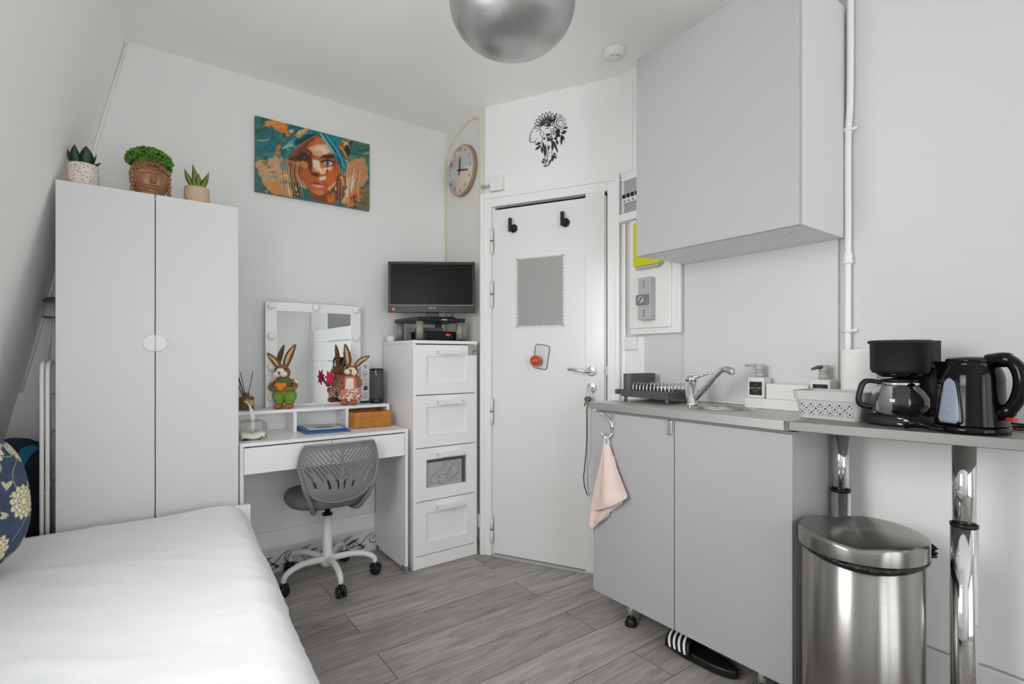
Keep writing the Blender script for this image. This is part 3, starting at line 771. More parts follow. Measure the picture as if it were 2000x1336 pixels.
bm = B(); ball(bm, (-.034,-.026,.203), (.005,.004,.0055), u=10, v=8); ball(bm, (.016,-.026,.203), (.005,.004,.0055), u=10, v=8); obj('eyes', bm, M_black, head, local=True)
ear(head, (-.022,.002,.206), (-.040,.0,.235), (-.085,-.004,.284), .036, (.75,0,.55))
ear(head, (.000,.002,.208), (.012,.0,.268), (.056,-.002,.330), .040, (.95,0,-.3))
bm = B()
for k, x in enumerate((-.016,-.004,.008,.020)): lathe(bm, [(0,-.03),(.004,-.024),(.009,0),(.006,.012),(0,.014)], c=(0,0,0), seg=10, M=Matrix.Translation((x,-.050,.122)) @ Matrix.Rotation(.25*(k-1.5),4,'Y'))
obj('carrots', bm, M_carrot, R1, local=True)
bm = B()
for i in range(26):
    a = random.uniform(-1.3,1.3); b0 = Vector((random.uniform(-.03,.034),-.045,.132)); tp = b0+Vector((math.sin(a)*.03, random.uniform(-.015,.005), math.cos(a)*.018))
    blade(bm, bend(b0, (b0+tp)/2+Vector((0,-.006,0)), tp, 4), .005, (1,0,0), .001)
obj('carrot_tops', bm, M_cgreen, R1, local=True)
R1.location = (.626, 2.815, .8845); R1.rotation_euler = (0,0,-.60)

R2 = thing('rabbit_figure', 'straw rabbit figure in coral dress with fuchsia flower, right of the desk mirror', 'rabbit figure', (0,0,0), 0, 'straw rabbits on the desk hutch')
bm = B(); lathe(bm, [(0,.075),(.045,.08),(.043,.12),(.036,.150),(.028,.166),(0,.17)], seg=24, sx=1, sy=.8); obj('dress', bm, M_pinkf, R2, local=True)
mfl = mat('floral_skirt_cotton', (222,170,160), .9, var=.1)
nt = mfl.node_tree; b_ = nt.nodes['Principled BSDF']; vo = nt.nodes.new('ShaderNodeTexVoronoi'); vo.inputs['Scale'].default_value = 170
tc = [n for n in nt.nodes if n.type == 'TEX_COORD'][0]; nt.links.new(tc.outputs['Object'], vo.inputs['Vector'])
rp = nt.nodes.new('ShaderNodeValToRGB'); rp.color_ramp.interpolation = 'CONSTANT'; e = rp.color_ramp.elements
e[0].color = (*lin((238,214,206)),1); e[1].position = .35; e[1].color = (*lin((196,96,98)),1)
for ps, c_ in ((.55,(120,140,110)),(.7,(232,190,150)),(.85,(110,84,80))):
    x = e.new(ps); x.color = (*lin(c_),1)
sp_ = nt.nodes.new('ShaderNodeSeparateColor'); nt.links.new(vo.outputs['Color'], sp_.inputs[0]); nt.links.new(sp_.outputs[0], rp.inputs['Fac']); nt.links.new(rp.outputs['Color'], b_.inputs['Base Color'])
bm = B(); lathe(bm, [(.02,.034),(.064,.032),(.066,.04),(.058,.07),(.046,.094),(.03,.1)], seg=30, sy=.75); obj('skirt', bm, mfl, R2, local=True)
bm = B(); pts = [(-.022,.088),(.026,.088),(.024,.150),(-.016,.150)]
prism(bm, [(x, -.0375+.002*(z > .12), z) for x, z in pts], (0,.006,0)); obj('apron', bm, M_whitefur, R2, local=True, bevel=.004)
bm = B(); ball(bm, (-.030,-.040,.072), (.020,.009,.018)); obj('pocket', bm, M_pinkf, R2, local=True)
for s in (-1,1):
    bm = B(); ball(bm, (s*.024-.004,-.022,.016), (.022,.030,.016)); obj('foot', bm, M_foot, R2, local=True)
bm = B(); limb(bm, [(-.036,.0,.148),(-.056,-.014,.128),(-.052,-.032,.110),(-.042,-.040,.106)], .0135); obj('arm', bm, M_fur, R2, local=True)
bm = B(); limb(bm, [(.036,.0,.150),(.052,-.006,.130),(.052,-.012,.112)], .0125); obj('arm', bm, M_fur, R2, local=True)
bm = B(); ball(bm, (.002,-.002,.184), (.041,.037,.033)); head = obj('head', bm, M_fur, R2, local=True)
bm = B(); ball(bm, (-.008,-.032,.184), (.019,.013,.015)); ball(bm, (.026,-.030,.180), (.016,.013,.017)); ball(bm, (.012,-.026,.196), (.022,.012,.013)); obj('muzzle', bm, M_whitefur, head, local=True)
bm = B(); ball(bm, (.010,-.044,.191), (.005,.004,.008), u=10, v=8); obj('nose', bm, M_nose, head, local=True)
bm = B(); ball(bm, (-.014,-.028,.206), (.005,.004,.0055), u=10, v=8); ball(bm, (.033,-.024,.202), (.005,.004,.0055), u=10, v=8); obj('eyes', bm, M_black, head, local=True)
ear(head, (-.012,.002,.206), (-.016,.004,.268), (-.030,.004,.336), .040, (1,0,.05))
ear(head, (.022,.0,.206), (.046,-.004,.246), (.104,-.006,.270), .032, (.45,0,-.9))
bm = B()
for k in range(7):
    a = 2*pi*k/7+.3; c = Vector((-.100,-.028,.150)); tp = c+Vector((math.cos(a)*.030,-.010,math.sin(a)*.046))
    blade(bm, bend(c, (c+tp)/2+Vector((0,-.008,0)), tp, 6), .020, (-math.sin(a),0,math.cos(a)), .003)
fl = obj('flower', bm, M_fuch, R2, local=True)
bm = B(); tube(bm, smooth_path([(-.100,-.026,.150),(-.078,-.034,.124),(-.044,-.044,.104)], 4), .006, seg=8); blade(bm, bend((-.074,-.034,.12),(-.078,-.045,.13),(-.06,-.05,.138),5), .02, (0,1,0), .002)
obj('flower_stem', bm, M_olive, R2, local=True)
R2.location = (.965, 2.806, .8845); R2.rotation_euler = (0,0,-.55)

# reed diffuser
M_amber = mat('amber_brown_glass', (112,84,58), .15, var=.25, vscale=25, coat=.4)
RD = thing('reed_diffuser', 'amber jar with black scent reeds on the hutch beside the wardrobe', 'reed diffuser', (.458, 2.862, .8842))
c0 = (.458, 2.862, .8842)
bm = B(); lathe(bm, [(0,0),(.030,0),(.034,.004),(.034,.060),(.031,.066),(.014,.068),(.012,.072),(.012,.084),(.009,.086),(0,.08)], c=c0, seg=32); obj('jar', bm, M_amber, RD)
bm = B(); prism(bm, [(c0[0]-.0+.0345*math.cos(a)*1.0, c0[1]+.0345*math.sin(a), c0[2]+z) for a, z in ()]or[(c0[0]+.002,c0[1]-.0352,c0[2]+.022),(c0[0]+.026,c0[1]-.0262,c0[2]+.022),(c0[0]+.026,c0[1]-.0262,c0[2]+.05),(c0[0]+.002,c0[1]-.0352,c0[2]+.05)], (.001,-.0008,0)); obj('label_patch', bm, mat('gold_paper', (196,160,100), .5, var=.2, vscale=40), RD)
for tx, ty, tz in ((-.070,0,.176),(-.060,.01,.182),(-.048,-.01,.186),(-.040,.02,.188),(-.028,-.004,.190),(.030,.0,.192)):
    bm = B(); cyl(bm, (c0[0]+tx*-.06, c0[1], c0[2]+.03), (c0[0]+tx, c0[1]+ty, c0[2]+tz), .0016, 6); obj('reed', bm, M_bmatte, RD)

# clear tissue box
TB = thing('tissue_box', 'clear rounded tissue box with a white tissue pulled up, at the desk\'s left end', 'tissue box', (.445, 2.655, .766))
def rbox(bm, x0, x1, y0, y1, z0, z1, r, mi=0):
    a = rrect(x0, x1, z0, z1, r, 5); prism(bm, [(x, y0, z) for x, z in a], (0, y1-y0, 0), mi)
bm = B(); rbox(bm, .390, .500, 2.60, 2.71, .7665, .852, .014)
v2 = B(); 
o = obj('box_shell', bm, mat('clear_acrylic', (252,251,248), .03, trans=1.0, ior=1.06, var=0), TB, bevel=.002)
bm = B(); tube(bm, [(x, 2.5995, z) for x, z in rrect(.390,.500,.7668,.852,.014,5)], .0012, seg=6, closed=True); obj('rim', bm, M_mgrey, TB)
bm = B(); g = []
for j in range(11):
    g.append([bm.verts.new((.394+.102*i/10, 2.604+.102*j/10, .793+.004*math.sin(i*.9)+.003*math.cos(j*1.1))) for i in range(11)])
for j in range(10):
    for i in range(10): bm.faces.new((g[j][i], g[j][i+1], g[j+1][i+1], g[j+1][i])).smooth = True
M_tis = mat('soft_tissue_paper', (244,240,234), .9)
t_ = obj('tissue_stack', bm, M_tis, TB); s_ = t_.modifiers.new('s','SOLIDIFY'); s_.thickness = .022; s_.offset = -1
bm = B(); rows = []
for i, (x, z, w, tw) in enumerate(((.444,.800,.016,.2),(.448,.825,.022,.3),(.449,.850,.012,.5),(.450,.868,.026,.7),(.446,.895,.034,.9),(.438,.922,.030,1.2),(.425,.940,.022,1.5),(.415,.944,.010,1.6))):
    row = []
    for k in range(9):
        u = k/8-.5; row.append(bm.verts.new((x+w*u*math.cos(tw), 2.652+w*u*math.sin(tw)+.006*math.sin(k*1.9+i), z+.004*math.cos(k*1.3+i)-abs(u)*.008)))
    rows.append(row)
for a, b in zip(rows, rows[1:]):
    for k in range(8): bm.faces.new((a[k], a[k+1], b[k+1], b[k])).smooth = True
t_ = obj('tissue', bm, M_tis, TB); s_ = t_.modifiers.new('s','SOLIDIFY'); s_.thickness = .002; s_.offset = 0
bm = B(); cyl(bm, (.479,2.5985,.778), (.479,2.5975,.778), .0035, 12); obj('stud', bm, M_dgrey, TB)

# folder with papers
M_blue = mat('blue_polypropylene', (30,92,148), .35, var=.08)
FO = thing('folder', 'blue document folder lying on the desk between the hutch dividers', 'folder', (.79, 2.70, .7665))
def quad(z0, z1, pts): return [(x, y, z0) for x, y in pts], (0, 0, z1-z0)
bm = B(); a, d = quad(.7668, .776, [(.684,2.640),(.900,2.612),(.914,2.86),(.690,2.885)]); prism(bm, a, d); obj('cover', bm, M_blue, FO, bevel=.003)
bm = B(); a, d = quad(.7762, .782, [(.690,2.655),(.893,2.63),(.906,2.855),(.694,2.878)]); prism(bm, a, d); obj('flap', bm, M_blue, FO, bevel=.002)
PA = thing('paper', 'printed sheet with grey oval picture lying on the blue folder', 'paper', (.80, 2.74, .783))
bm = B(); a, d = quad(.7824, .7836, [(.712,2.672),(.876,2.650),(.890,2.848),(.720,2.872)]); prism(bm, a, d); sh_ = obj('sheet', bm, M_wplas, PA)
bm = B()
prism(bm, [(.800+.052*math.cos(t), 2.735+.04*math.sin(t), .7837) for t in [2*pi*k/24 for k in range(24)]], (0,0,.0002), 0)
poly(bm, [(.722,2.695),(.872,2.675),(.882,2.835),(.728,2.858)], lambda x, y: (x, y, .78372), 1)
for k in range(5): poly(bm, [(.73+.03*k,2.835-.004*k),(.752+.03*k,2.832-.004*k),(.754+.03*k,2.842-.004*k),(.732+.03*k,2.845-.004*k)], lambda x, y: (x, y, .78385), 2)
obj('print', bm, [mat('print_grey', (142,148,150), .6, var=.2, vscale=60), mat('print_pale', (204,204,208), .6, var=.1, vscale=60), mat('print_pink', (206,160,168), .6)], PA)

# wicker basket: woven strands over a tray
M_wick = mat('honey_wicker', (196,132,62), .6, var=.35, vscale=70, bump=.3, bscale=200)
WB = thing('wicker_basket', 'honey coloured low wicker basket in the right bay of the desk hutch', 'basket', (1.055, 2.77, .766))
bx0, bx1, by0, by1 = .949, 1.152, 2.695, 2.865
bm = B(); box(bm, bx0+.006, bx1-.006, by0+.006, by1-.006, .7668, .778); box(bm, bx0+.004, bx1-.004, by0+.004, by0+.008, .77, .835); box(bm, bx0+.004, bx1-.004, by1-.008, by1-.004, .77, .835)
box(bm, bx0+.004, bx0+.008, by0+.008, by1-.008, .77, .835); box(bm, bx1-.008, bx1-.004, by0+.008, by1-.008, .77, .835); obj('lining', bm, M_wick, WB)
def around(k, amp, z, ph, rr=.0):
    pts = []; per = 2*(bx1-bx0+by1-by0); n = 150
    for i in range(n):
        s = i/n*per; w = amp*math.sin(s*150+ph)
        if s < bx1-bx0: p = (bx0+s, by0-w-.001); 
        elif s < bx1-bx0+by1-by0: p = (bx1+w+.001, by0+s-(bx1-bx0))
        elif s < 2*(bx1-bx0)+by1-by0: p = (bx1-(s-(bx1-bx0)-(by1-by0)), by1+w+.001)
        else: p = (bx0-w-.001, by1-(s-2*(bx1-bx0)-(by1-by0)))
        pts.append((*p, z+.0035*math.sin(s*150+ph+1.2)))
    return pts
bm = B()
for r_ in range(6):
    for ph in (0, pi): tube(bm, around(r_, .0035, .7745+.0115*r_, ph+r_*.9), .0048, seg=6, closed=True)
obj('weave', bm, M_wick, WB)
bm = B()
for ph in (0, pi): tube(bm, around(9, .003, .843, ph), .0055, seg=6, closed=True)
tube(bm, smooth_path([(1.05,by1,.842),(1.06,by1+.004,.858),(1.10,by1+.004,.858),(1.12,by1,.842)], 5), .006, seg=8)
obj('rim', bm, M_wick, WB)

# printed tall box and dark speaker
PB = thing('printed_box', 'tall narrow white box with dark pictograms behind the coral rabbit', 'box', (1.074, 2.893, .885))
px0, px1, py0, py1 = 1.048, 1.099, 2.872, 2.899
bx('carton', M_wplas, PB, px0, px1, py0, py1, .897, 1.118, .002)
bx('plinth', M_black, PB, px0+.006, px1-.004, py0+.003, py1-.003, .8845, .897, .001)
bm = B(); f3 = lambda a, b: (px0+.026+a, py0-.0004, b)
for z in (1.103, 1.094, 1.086): stroke(bm, [(-.008,z),(.010,z)], .004, f3, taper=False)
for z, r in ((1.058,.014),(1.044,.010),(1.018,.013),(.990,.011),(.970,.015),(.938,.012),(.918,.011)):
    stroke(bm, [(r*math.cos(t), z+r*.7*math.sin(t)) for t in [2*pi*k/16*.9 for k in range(17)]], .0022, f3, taper=False)
    stroke(bm, [(-r*.4, z+r*.2), (r*.5, z-r*.25)], .003, f3)
poly(bm, [(-.012,.958),(.012,.958),(.012,.982),(-.006,.980)], f3)
obj('print', bm, M_ink, PB)
SP = thing('speaker', 'dark grey cylindrical speaker at the right end of the desk hutch', 'speaker', (1.138, 2.855, .885))
c0 = (1.134, 2.852, .8845)
bm = B(); lathe(bm, [(0,.0),(.039,0),(.041,.004),(.041,.022),(.039,.025)], c=c0, seg=40); obj('base', bm, M_black, SP)
bm = B(); lathe(bm, [(.037,.025),(.0395,.026),(.0395,.186),(.037,.187)], c=c0, seg=48); obj('grille', bm, mat('grey_mesh', (78,78,80), .45, bump=.4, bscale=900, var=.05), SP)
bm = B(); lathe(bm, [(.037,.187),(.040,.188),(.039,.196),(.03,.199),(0,.198)], c=c0, seg=40); obj('top_ring', bm, M_black, SP)
bm = B(); tube(bm, smooth_path([(c0[0]-.018,c0[1]-.036,c0[2]+.19),(c0[0]-.022,c0[1]-.041,c0[2]+.175),(c0[0]-.016,c0[1]-.040,c0[2]+.16)],4), .003, seg=6); obj('strap', bm, M_lgrey, SP)

# ================================================================== DRAWER TOWER, MONITOR
T = thing('drawer_tower', 'tall narrow white chest of four drawers beside the door', 'chest of drawers', (1.408, 2.73, 0))
tl, tr_, tf, tb = 1.207, 1.611, 2.52, 2.925
bm = B(); box(bm, tl, tl+.016, tf+.002, tb, 0, 1.222); box(bm, tr_-.016, tr_, tf+.002, tb, 0, 1.222); box(bm, tl+.016, tr_-.016, tb-.006, tb, .0, 1.222); box(bm, tl+.016, tr_-.016, tf+.03, tb-.006, .05, .066)
obj('body', bm, M_lam2, T, bevel=.001)
bx('top', M_lam2, T, tl-.002, tr_+.002, tf-.002, tb, 1.2222, 1.240, .0015)
bx('plinth', M_lam2, T, tl+.001, tr_, tf, tf+.016, .002, .068, .001)
for k, (z0, z1) in enumerate(((.944,1.216),(.656,.939),(.366,.651),(.073,.361))):
    a, b, zi0, zi1 = tl+.078, tr_-.072, z0+.066, z1-.064
    bm = B(); y0, y1 = tf, tf+.018
    box(bm, tl+.006, a, y0, y1, z0, z1); box(bm, b, tr_-.002, y0, y1, z0, z1); box(bm, a, b, y0, y1, z0, zi0); box(bm, a, b, y0, y1, zi1, z1)
    dw = obj('drawer', bm, M_lam2, T)
    if k != 2: bx('panel', M_lam2, dw, a-.002, b+.002, tf+.0125, tf+.017, zi0-.002, zi1+.002, 0)
    else:
        bx('panel', mat('dark_taupe_lining', (84,84,78), .5), dw, a-.002, b+.002, tf+.0145, tf+.017, zi0-.002, zi1+.002, 0)
        bx('picture_card', mat('grey_card', (168,169,170), .6), dw, a+.010, b-.026, tf+.012, tf+.014, zi0, zi1-.020, 0)
        bm = B(); cw = b-.026-(a+.010); f3 = lambda u, v: (a+.010+cw*u, tf+.0117, zi0+(zi1-.020-zi0)*v)
        S = lambda pts, w=.0016: stroke(bm, [(p.x, p.y) for p in smooth_path([(x,y,0) for x,y in pts], 4)], w*7, f3, taper=False)
        S([(.10,.30),(.10,.20),(.22,.14),(.36,.12),(.34,.20)]); S([(.10,.30),(.12,.42),(.22,.54),(.32,.60),(.42,.76),(.50,.90),(.58,.94),(.66,.92)])
        S([(.32,.24),(.31,.14),(.42,.08),(.58,.10),(.78,.26),(.90,.46),(.91,.40)]); S([(.31,.18),(.44,.14),(.60,.17),(.78,.32),(.91,.50)])
        S([(.32,.24),(.35,.38),(.44,.46),(.56,.44),(.66,.60),(.72,.84),(.80,.92),(.90,.88),(.93,.70),(.91,.48)]); S([(.44,.46),(.56,.36),(.60,.17)]); S([(.56,.44),(.64,.36),(.70,.24)])
        S([(.22,.54),(.30,.44),(.34,.34)]); S([(.72,.84),(.80,.78),(.88,.82)])
        for q in range(4): S([(.38+.04*q,.62+.07*q),(.47+.04*q,.58+.06*q)]); S([(.56+.03*q,.52+.08*q),(.66+.02*q,.52+.08*q)])
        obj('shoe_drawing', bm, M_ink, dw)
    hz_ = z1-.030
    bm = B(); box(bm, 1.345, 1.495, tf-.028, tf, hz_-.004, hz_); box(bm, 1.345, 1.495, tf-.031, tf-.026, hz_-.022, hz_)
    obj('handle', bm, M_wplas, dw, bevel=.0015)
bm = B(); box(bm, 1.548, 1.609, tf-.0008, tf-.0001, 1.158, 1.219); st = obj('sticker', bm, mat('grey_sticker', (158,158,154), .5), T)
bm = B(); f3 = lambda u, v: (1.588+u, tf-.0011, 1.182+v)
for c_, r in (((0,0),.009),((.009,.004),.006),((-.007,-.006),.005)): stroke(bm, [(c_[0]+r*math.cos(t), c_[1]+r*math.sin(t)) for t in [2*pi*k/14 for k in range(15)]], .002, f3, taper=False)
poly(bm, [(-.004,-.004),(.004,-.006),(.002,.006)], f3); obj('sticker_print', bm, M_dgrey, st)
SE = thing('cap', 'small white round cap on the chest beside the monitor stand', 'cap', (1.222, 2.87, 1.240))
bm = B(); lathe(bm, [(0,0),(.024,0),(.026,.003),(.026,.03),(.023,.034),(0,.035)], c=(1.232,2.878,1.2402), seg=28); obj('cap_body', bm, M_wplas, SE)

MS = thing('monitor_stand', 'black monitor riser on silver-grey pillars on top of the chest', 'monitor stand', (1.40, 2.72, 1.24))
sx0, sx1, sy0, sy1 = 1.250, 1.556, 2.560, 2.868
bm = B(); prism(bm, [(sx0,sy0,1.3495),(sx1,sy0,1.3495),(sx1,sy1,1.3495),(sx0,sy1,1.3495)], (0,0,.022)); obj('top_plate', bm, M_black, MS, bevel=.004)
bx('bottom_plate', M_black, MS, sx0, sx1, sy0, sy1, 1.2402, 1.248, .002)
M_pil = mat('ribbed_silver_plastic', (150,150,142), .4, metal=.3, bump=.3, bscale=30, stretch=(40,40,.2))
for x, y in ((sx0+.026,sy0+.026),(sx1-.026,sy0+.026),(sx0+.026,sy1-.026),(sx1-.026,sy1-.026)):
    bm = B(); lathe(bm, [(0,0),(.021,0),(.021,.1015),(0,.1015)], c=(x,y,1.248), seg=24); obj('pillar', bm, M_pil, MS)
bx('badge', M_lgrey, MS, sx0+.150, sx0+.185, sy0-.0012, sy0-.0002, 1.357, 1.364, .0003)
ST_ = thing('set_top_box', 'black set-top box with a red lit clock display under the monitor riser', 'set-top box', (1.42, 2.70, 1.248))
bx('case', M_bgloss, ST_, 1.315, 1.525, 2.600, 2.78, 1.2485, 1.296, .003)
bx('upper_unit', M_dgrey, ST_, 1.335, 1.455, 2.64, 2.78, 1.296, 1.318, .003)
bx('display_window', mat('dark_red_window', (60,12,10), .2), ST_, 1.443, 1.480, 2.5985, 2.600, 1.266, 1.286, 0)
txt('clock_digits', '12:17', .0125, face_M((1.4615, 2.5978, 1.276), (1,0,0)), mat('red_led', (255,60,36), .5, emit=3.0), ST_)
MO = thing('monitor', 'black flat monitor, switched off, on the riser above the chest', 'monitor', (0,0,0))
mw, z0, z1 = .251, 1.407, 1.702
bm = B(); box(bm, -mw, mw, -.002, .026, z0, z0+.045); box(bm, -mw, mw, -.002, .026, z1-.017, z1); box(bm, -mw, -mw+.017, -.002, .026, z0+.045, z1-.017); box(bm, mw-.017, mw, -.002, .026, z0+.045, z1-.017)
box(bm, -mw+.002, mw-.002, .012, .034, z0+.002, z1-.002); box(bm, -.14, .14, .03, .055, z0+.06, z1-.07)
obj('bezel', bm, mat('satin_black_plastic', (24,24,23), .35), MO, local=True, bevel=.002)
bm = B(); box(bm, -mw+.017, mw-.017, .0015, .006, z0+.045, z1-.017); obj('screen', bm, mat('matt_lcd', (9,9,10), .3, spec=.16), MO, local=True)
bm = B(); box(bm, -mw+.004, mw-.004, -.0032, -.002, z0+.042, z0+.0445); obj('trim_strip', bm, M_lgrey, MO, local=True)
txt('maker_badge', 'BenQ', .017, face_M((.005,-.0024,z0+.026),(1,0,0)), M_lgrey, MO, local=True)
bm = B(); box(bm, -mw+.026, -mw+.038, -.0028, -.002, z0+.014, z0+.024); obj('power_light', bm, mat('red_indicator', (255,70,50), .5, emit=2.0), MO, local=True)
bm = B(); box(bm, -.035, .035, .03, .06, 1.376, 1.50); obj('neck', bm, M_black, MO, local=True, bevel=.004)
bm = B(); lathe(bm, [(0,0),(.12,0),(.12,.004),(.105,.010),(.04,.013),(0,.013)], c=(0,.045,1.3718), seg=48, sy=.62); obj('foot', bm, M_black, MO, local=True)
MO.location = (1.393, 2.668, 0); MO.rotation_euler = (0,0,-.60)
CB = thing('cable', 'thin black cable coiled on the monitor riser', 'cable', (1.43, 2.6, 1.3725))
bm = B(); tube(bm, smooth_path([(1.505,2.590,1.376),(1.47,2.578,1.3755),(1.43,2.585,1.3755),(1.42,2.60,1.377),(1.45,2.602,1.378),(1.49,2.600,1.381),(1.505,2.615,1.388),(1.512,2.64,1.398)], 6), .0028, seg=6); obj('lead', bm, M_black, CB)
# ================================================================== OFFICE CHAIR (local: +y faces the desk)
CH = thing('office_chair', 'grey swivel chair with slotted plastic back and white five-star base', 'chair', (0,0,0))
hub = B(); lathe(hub, [(0,.075),(.026,.075),(.034,.085),(.036,.105),(.030,.13),(.024,.145),(.0235,.335),(.0,.335)], seg=28); obj('column', hub, M_wmetal, CH, local=True)
bm = B(); lathe(bm, [(0,.3352),(.026,.3352),(.026,.345),(.014,.346),(.014,.40),(0,.40)], seg=24); obj('gas_lift', bm, M_black, CH, local=True)
bm = B(); box(bm, -.085, .085, -.11, .09, .395, .412); obj('seat_plate', bm, M_black, CH, local=True, bevel=.004)
RZ = math.radians(-2)
for k in range(5):
    a = math.radians(196+72*k)-RZ; ca, sa = math.cos(a), math.sin(a); R_ = .236
    def q(r, z, s=0): return (ca*r-sa*s, sa*r+ca*s, z)
    bm = B(); tube(bm, smooth_path([q(.028,.112), q(.09,.120), q(.15,.122), q(.205,.108), q(.232,.088), q(R_,.066)], 5), [.0165]*6+[.0155]*6+[.0145]*6+[.0135]*5+[.0125]*3, seg=12)
    leg = obj('leg', bm, M_wmetal, CH, local=True)
    sw = random.uniform(-.5,.5); cx, cy, _ = q(R_+.004, 0)
    ux, uy = math.cos(a+pi/2+sw), math.sin(a+pi/2+sw)
    bm = B()
    for s in (-1,1): cyl(bm, (cx+ux*s*.006, cy+uy*s*.006, .0275), (cx+ux*s*.022, cy+uy*s*.022, .0275), .027, 26)
    c_ = obj('caster', bm, M_black, leg, local=True, bevel=.004)
    bm = B(); cyl(bm, (cx,cy,.03), (cx,cy,.066), .011, 12); tube(bm, [(cx+uy*.03*math.cos(t)*1.0, cy-ux*.03*math.cos(t), .0285+.031*math.sin(t)) for t in [pi*.1+pi*.8*i/8 for i in range(9)]], .007, seg=8)
    obj('caster_fork', bm, M_black, leg, local=True)
# seat pad
bm = B(); nu = 40; rows = []
for j, (s, z) in enumerate(((0,.410),(.80,.410),(.95,.416),(1.0,.432),(.985,.455),(.93,.472),(.82,.480),(.5,.481),(0,.480))):
    if s == 0: rows.append([bm.verts.new((0,.0,z))]); continue
    row = []
    for i in range(nu):
        t = 2*pi*i/nu; c_, s_ = math.cos(t), math.sin(t); e = 2.7
        r = 1/((abs(c_)**e+abs(s_)**e)**(1/e)); row.append(bm.verts.new((.205*s*r*c_, .19*s*r*s_+.0, z-.012*max(0,(s*r*s_))**3)))
    rows.append(row)
for a, b in zip(rows, rows[1:]):
    for i in range(nu):
        j = (i+1) % nu
        if len(a) == 1: f = bm.faces.new((a[0], b[j], b[i]))
        elif len(b) == 1: f = bm.faces.new((a[i], a[j], b[0]))
        else: f = bm.faces.new((a[i], a[j], b[j], b[i]))
        f.smooth = True
obj('seat', bm, mat('grey_faux_leather', (104,104,105), .5, bump=.08, bscale=400), CH, local=True)
# slotted back shell
def back_pos(x, z):
    return Vector((x, -.245+1.1*x*x*(.5+.9*max(0,(z-.47)/.26))-.10*(z-.5)+.9*max(0,.52-z)**2*4, z))
OUT = [(-.075,.468),(-.118,.490),(-.160,.545),(-.186,.615),(-.183,.67),(-.172,.712),(-.162,.729),(-.145,.735),(0,.738),(.145,.735),(.162,.729),(.172,.712),(.183,.67),(.186,.615),(.160,.545),(.118,.490),(.075,.468),(.04,.460),(0,.457),(-.04,.460)]
OUTS = [(p.x,p.y) for p in smooth_path([(x,z,0) for x,z in OUT+OUT[:1]], 4)][:-1]
INN = [(-.138,.56),(-.163,.615),(-.160,.665),(-.148,.703),(-.138,.711),(0,.714),(.138,.711),(.148,.703),(.160,.665),(.163,.615),(.138,.56),(.09,.520),(.0,.507),(-.09,.520)]
INNS = [(p.x,p.y) for p in smooth_path([(x,z,0) for x,z in INN+INN[:1]], 4)][:-1]
nx_, nz_ = 190, 150
xs = np.linspace(-.192, .192, nx_+1); zs = np.linspace(.453, .742, nz_+1)
Xc, Zc = np.meshgrid((xs[1:]+xs[:-1])/2, (zs[1:]+zs[:-1])/2)
solid = in_poly(Xc, Zc, OUTS); inner = in_poly(Xc, Zc, INNS)
h_ = np.clip(Zc-.515, 0, 1)
g_ = np.where(h_ < .09, h_**2/(2*.09)*.78, (h_-.045)*.78)
f_ = np.abs(Xc)-g_
per = .0205
slot = (np.mod(f_+.2, per) < per*.55) & (np.abs(Xc) > .006+.004*(h_ < .1))
endz = .52+.075*np.mod(np.floor((f_+.2)/per), 3)/2*(np.abs(Xc) > .02)+.25*np.abs(Xc)**1.3
solid &= ~(inner & slot & (Zc > endz))
idx = {}; vs = []; fs = []
for j in range(nz_):
    for i in range(nx_):
        if not solid[j, i]: continue
        q = []
        for a, b in ((i,j),(i+1,j),(i+1,j+1),(i,j+1)):
            if (a,b) not in idx: idx[(a,b)] = len(vs); vs.append(tuple(back_pos(xs[a], zs[b])))
            q.append(idx[(a,b)])
        fs.append(q)
me = bpy.data.meshes.new('backrest'); me.from_pydata(vs, [], fs)
bk = obj_me('backrest', me, M_mgrey, CH, local=True); s_ = bk.modifiers.new('s','SOLIDIFY'); s_.thickness = .0045; s_.offset = 0
bm = B(); tube(bm, [back_pos(x, z) for x, z in OUTS], .0065, seg=8, closed=True); obj('back_rim', bm, M_mgrey, CH, local=True)
for s in (-1,1):
    bm = B(); tube(bm, smooth_path([back_pos(s*.186,.63)+Vector((0,-.006,0)), (s*.168,back_pos(.166,.55).y-.010,.55), (s*.140,-.215,.475), (s*.112,-.170,.408), (s*.095,-.12,.394), (s*.09,-.05,.394)], 5), [.008]*5+[.011]*5+[.012]*16, seg=12)
    obj('back_arm', bm, M_mgrey, CH, local=True)
CH.location = (.806, 2.692, 0); CH.rotation_euler = (0,0,RZ)

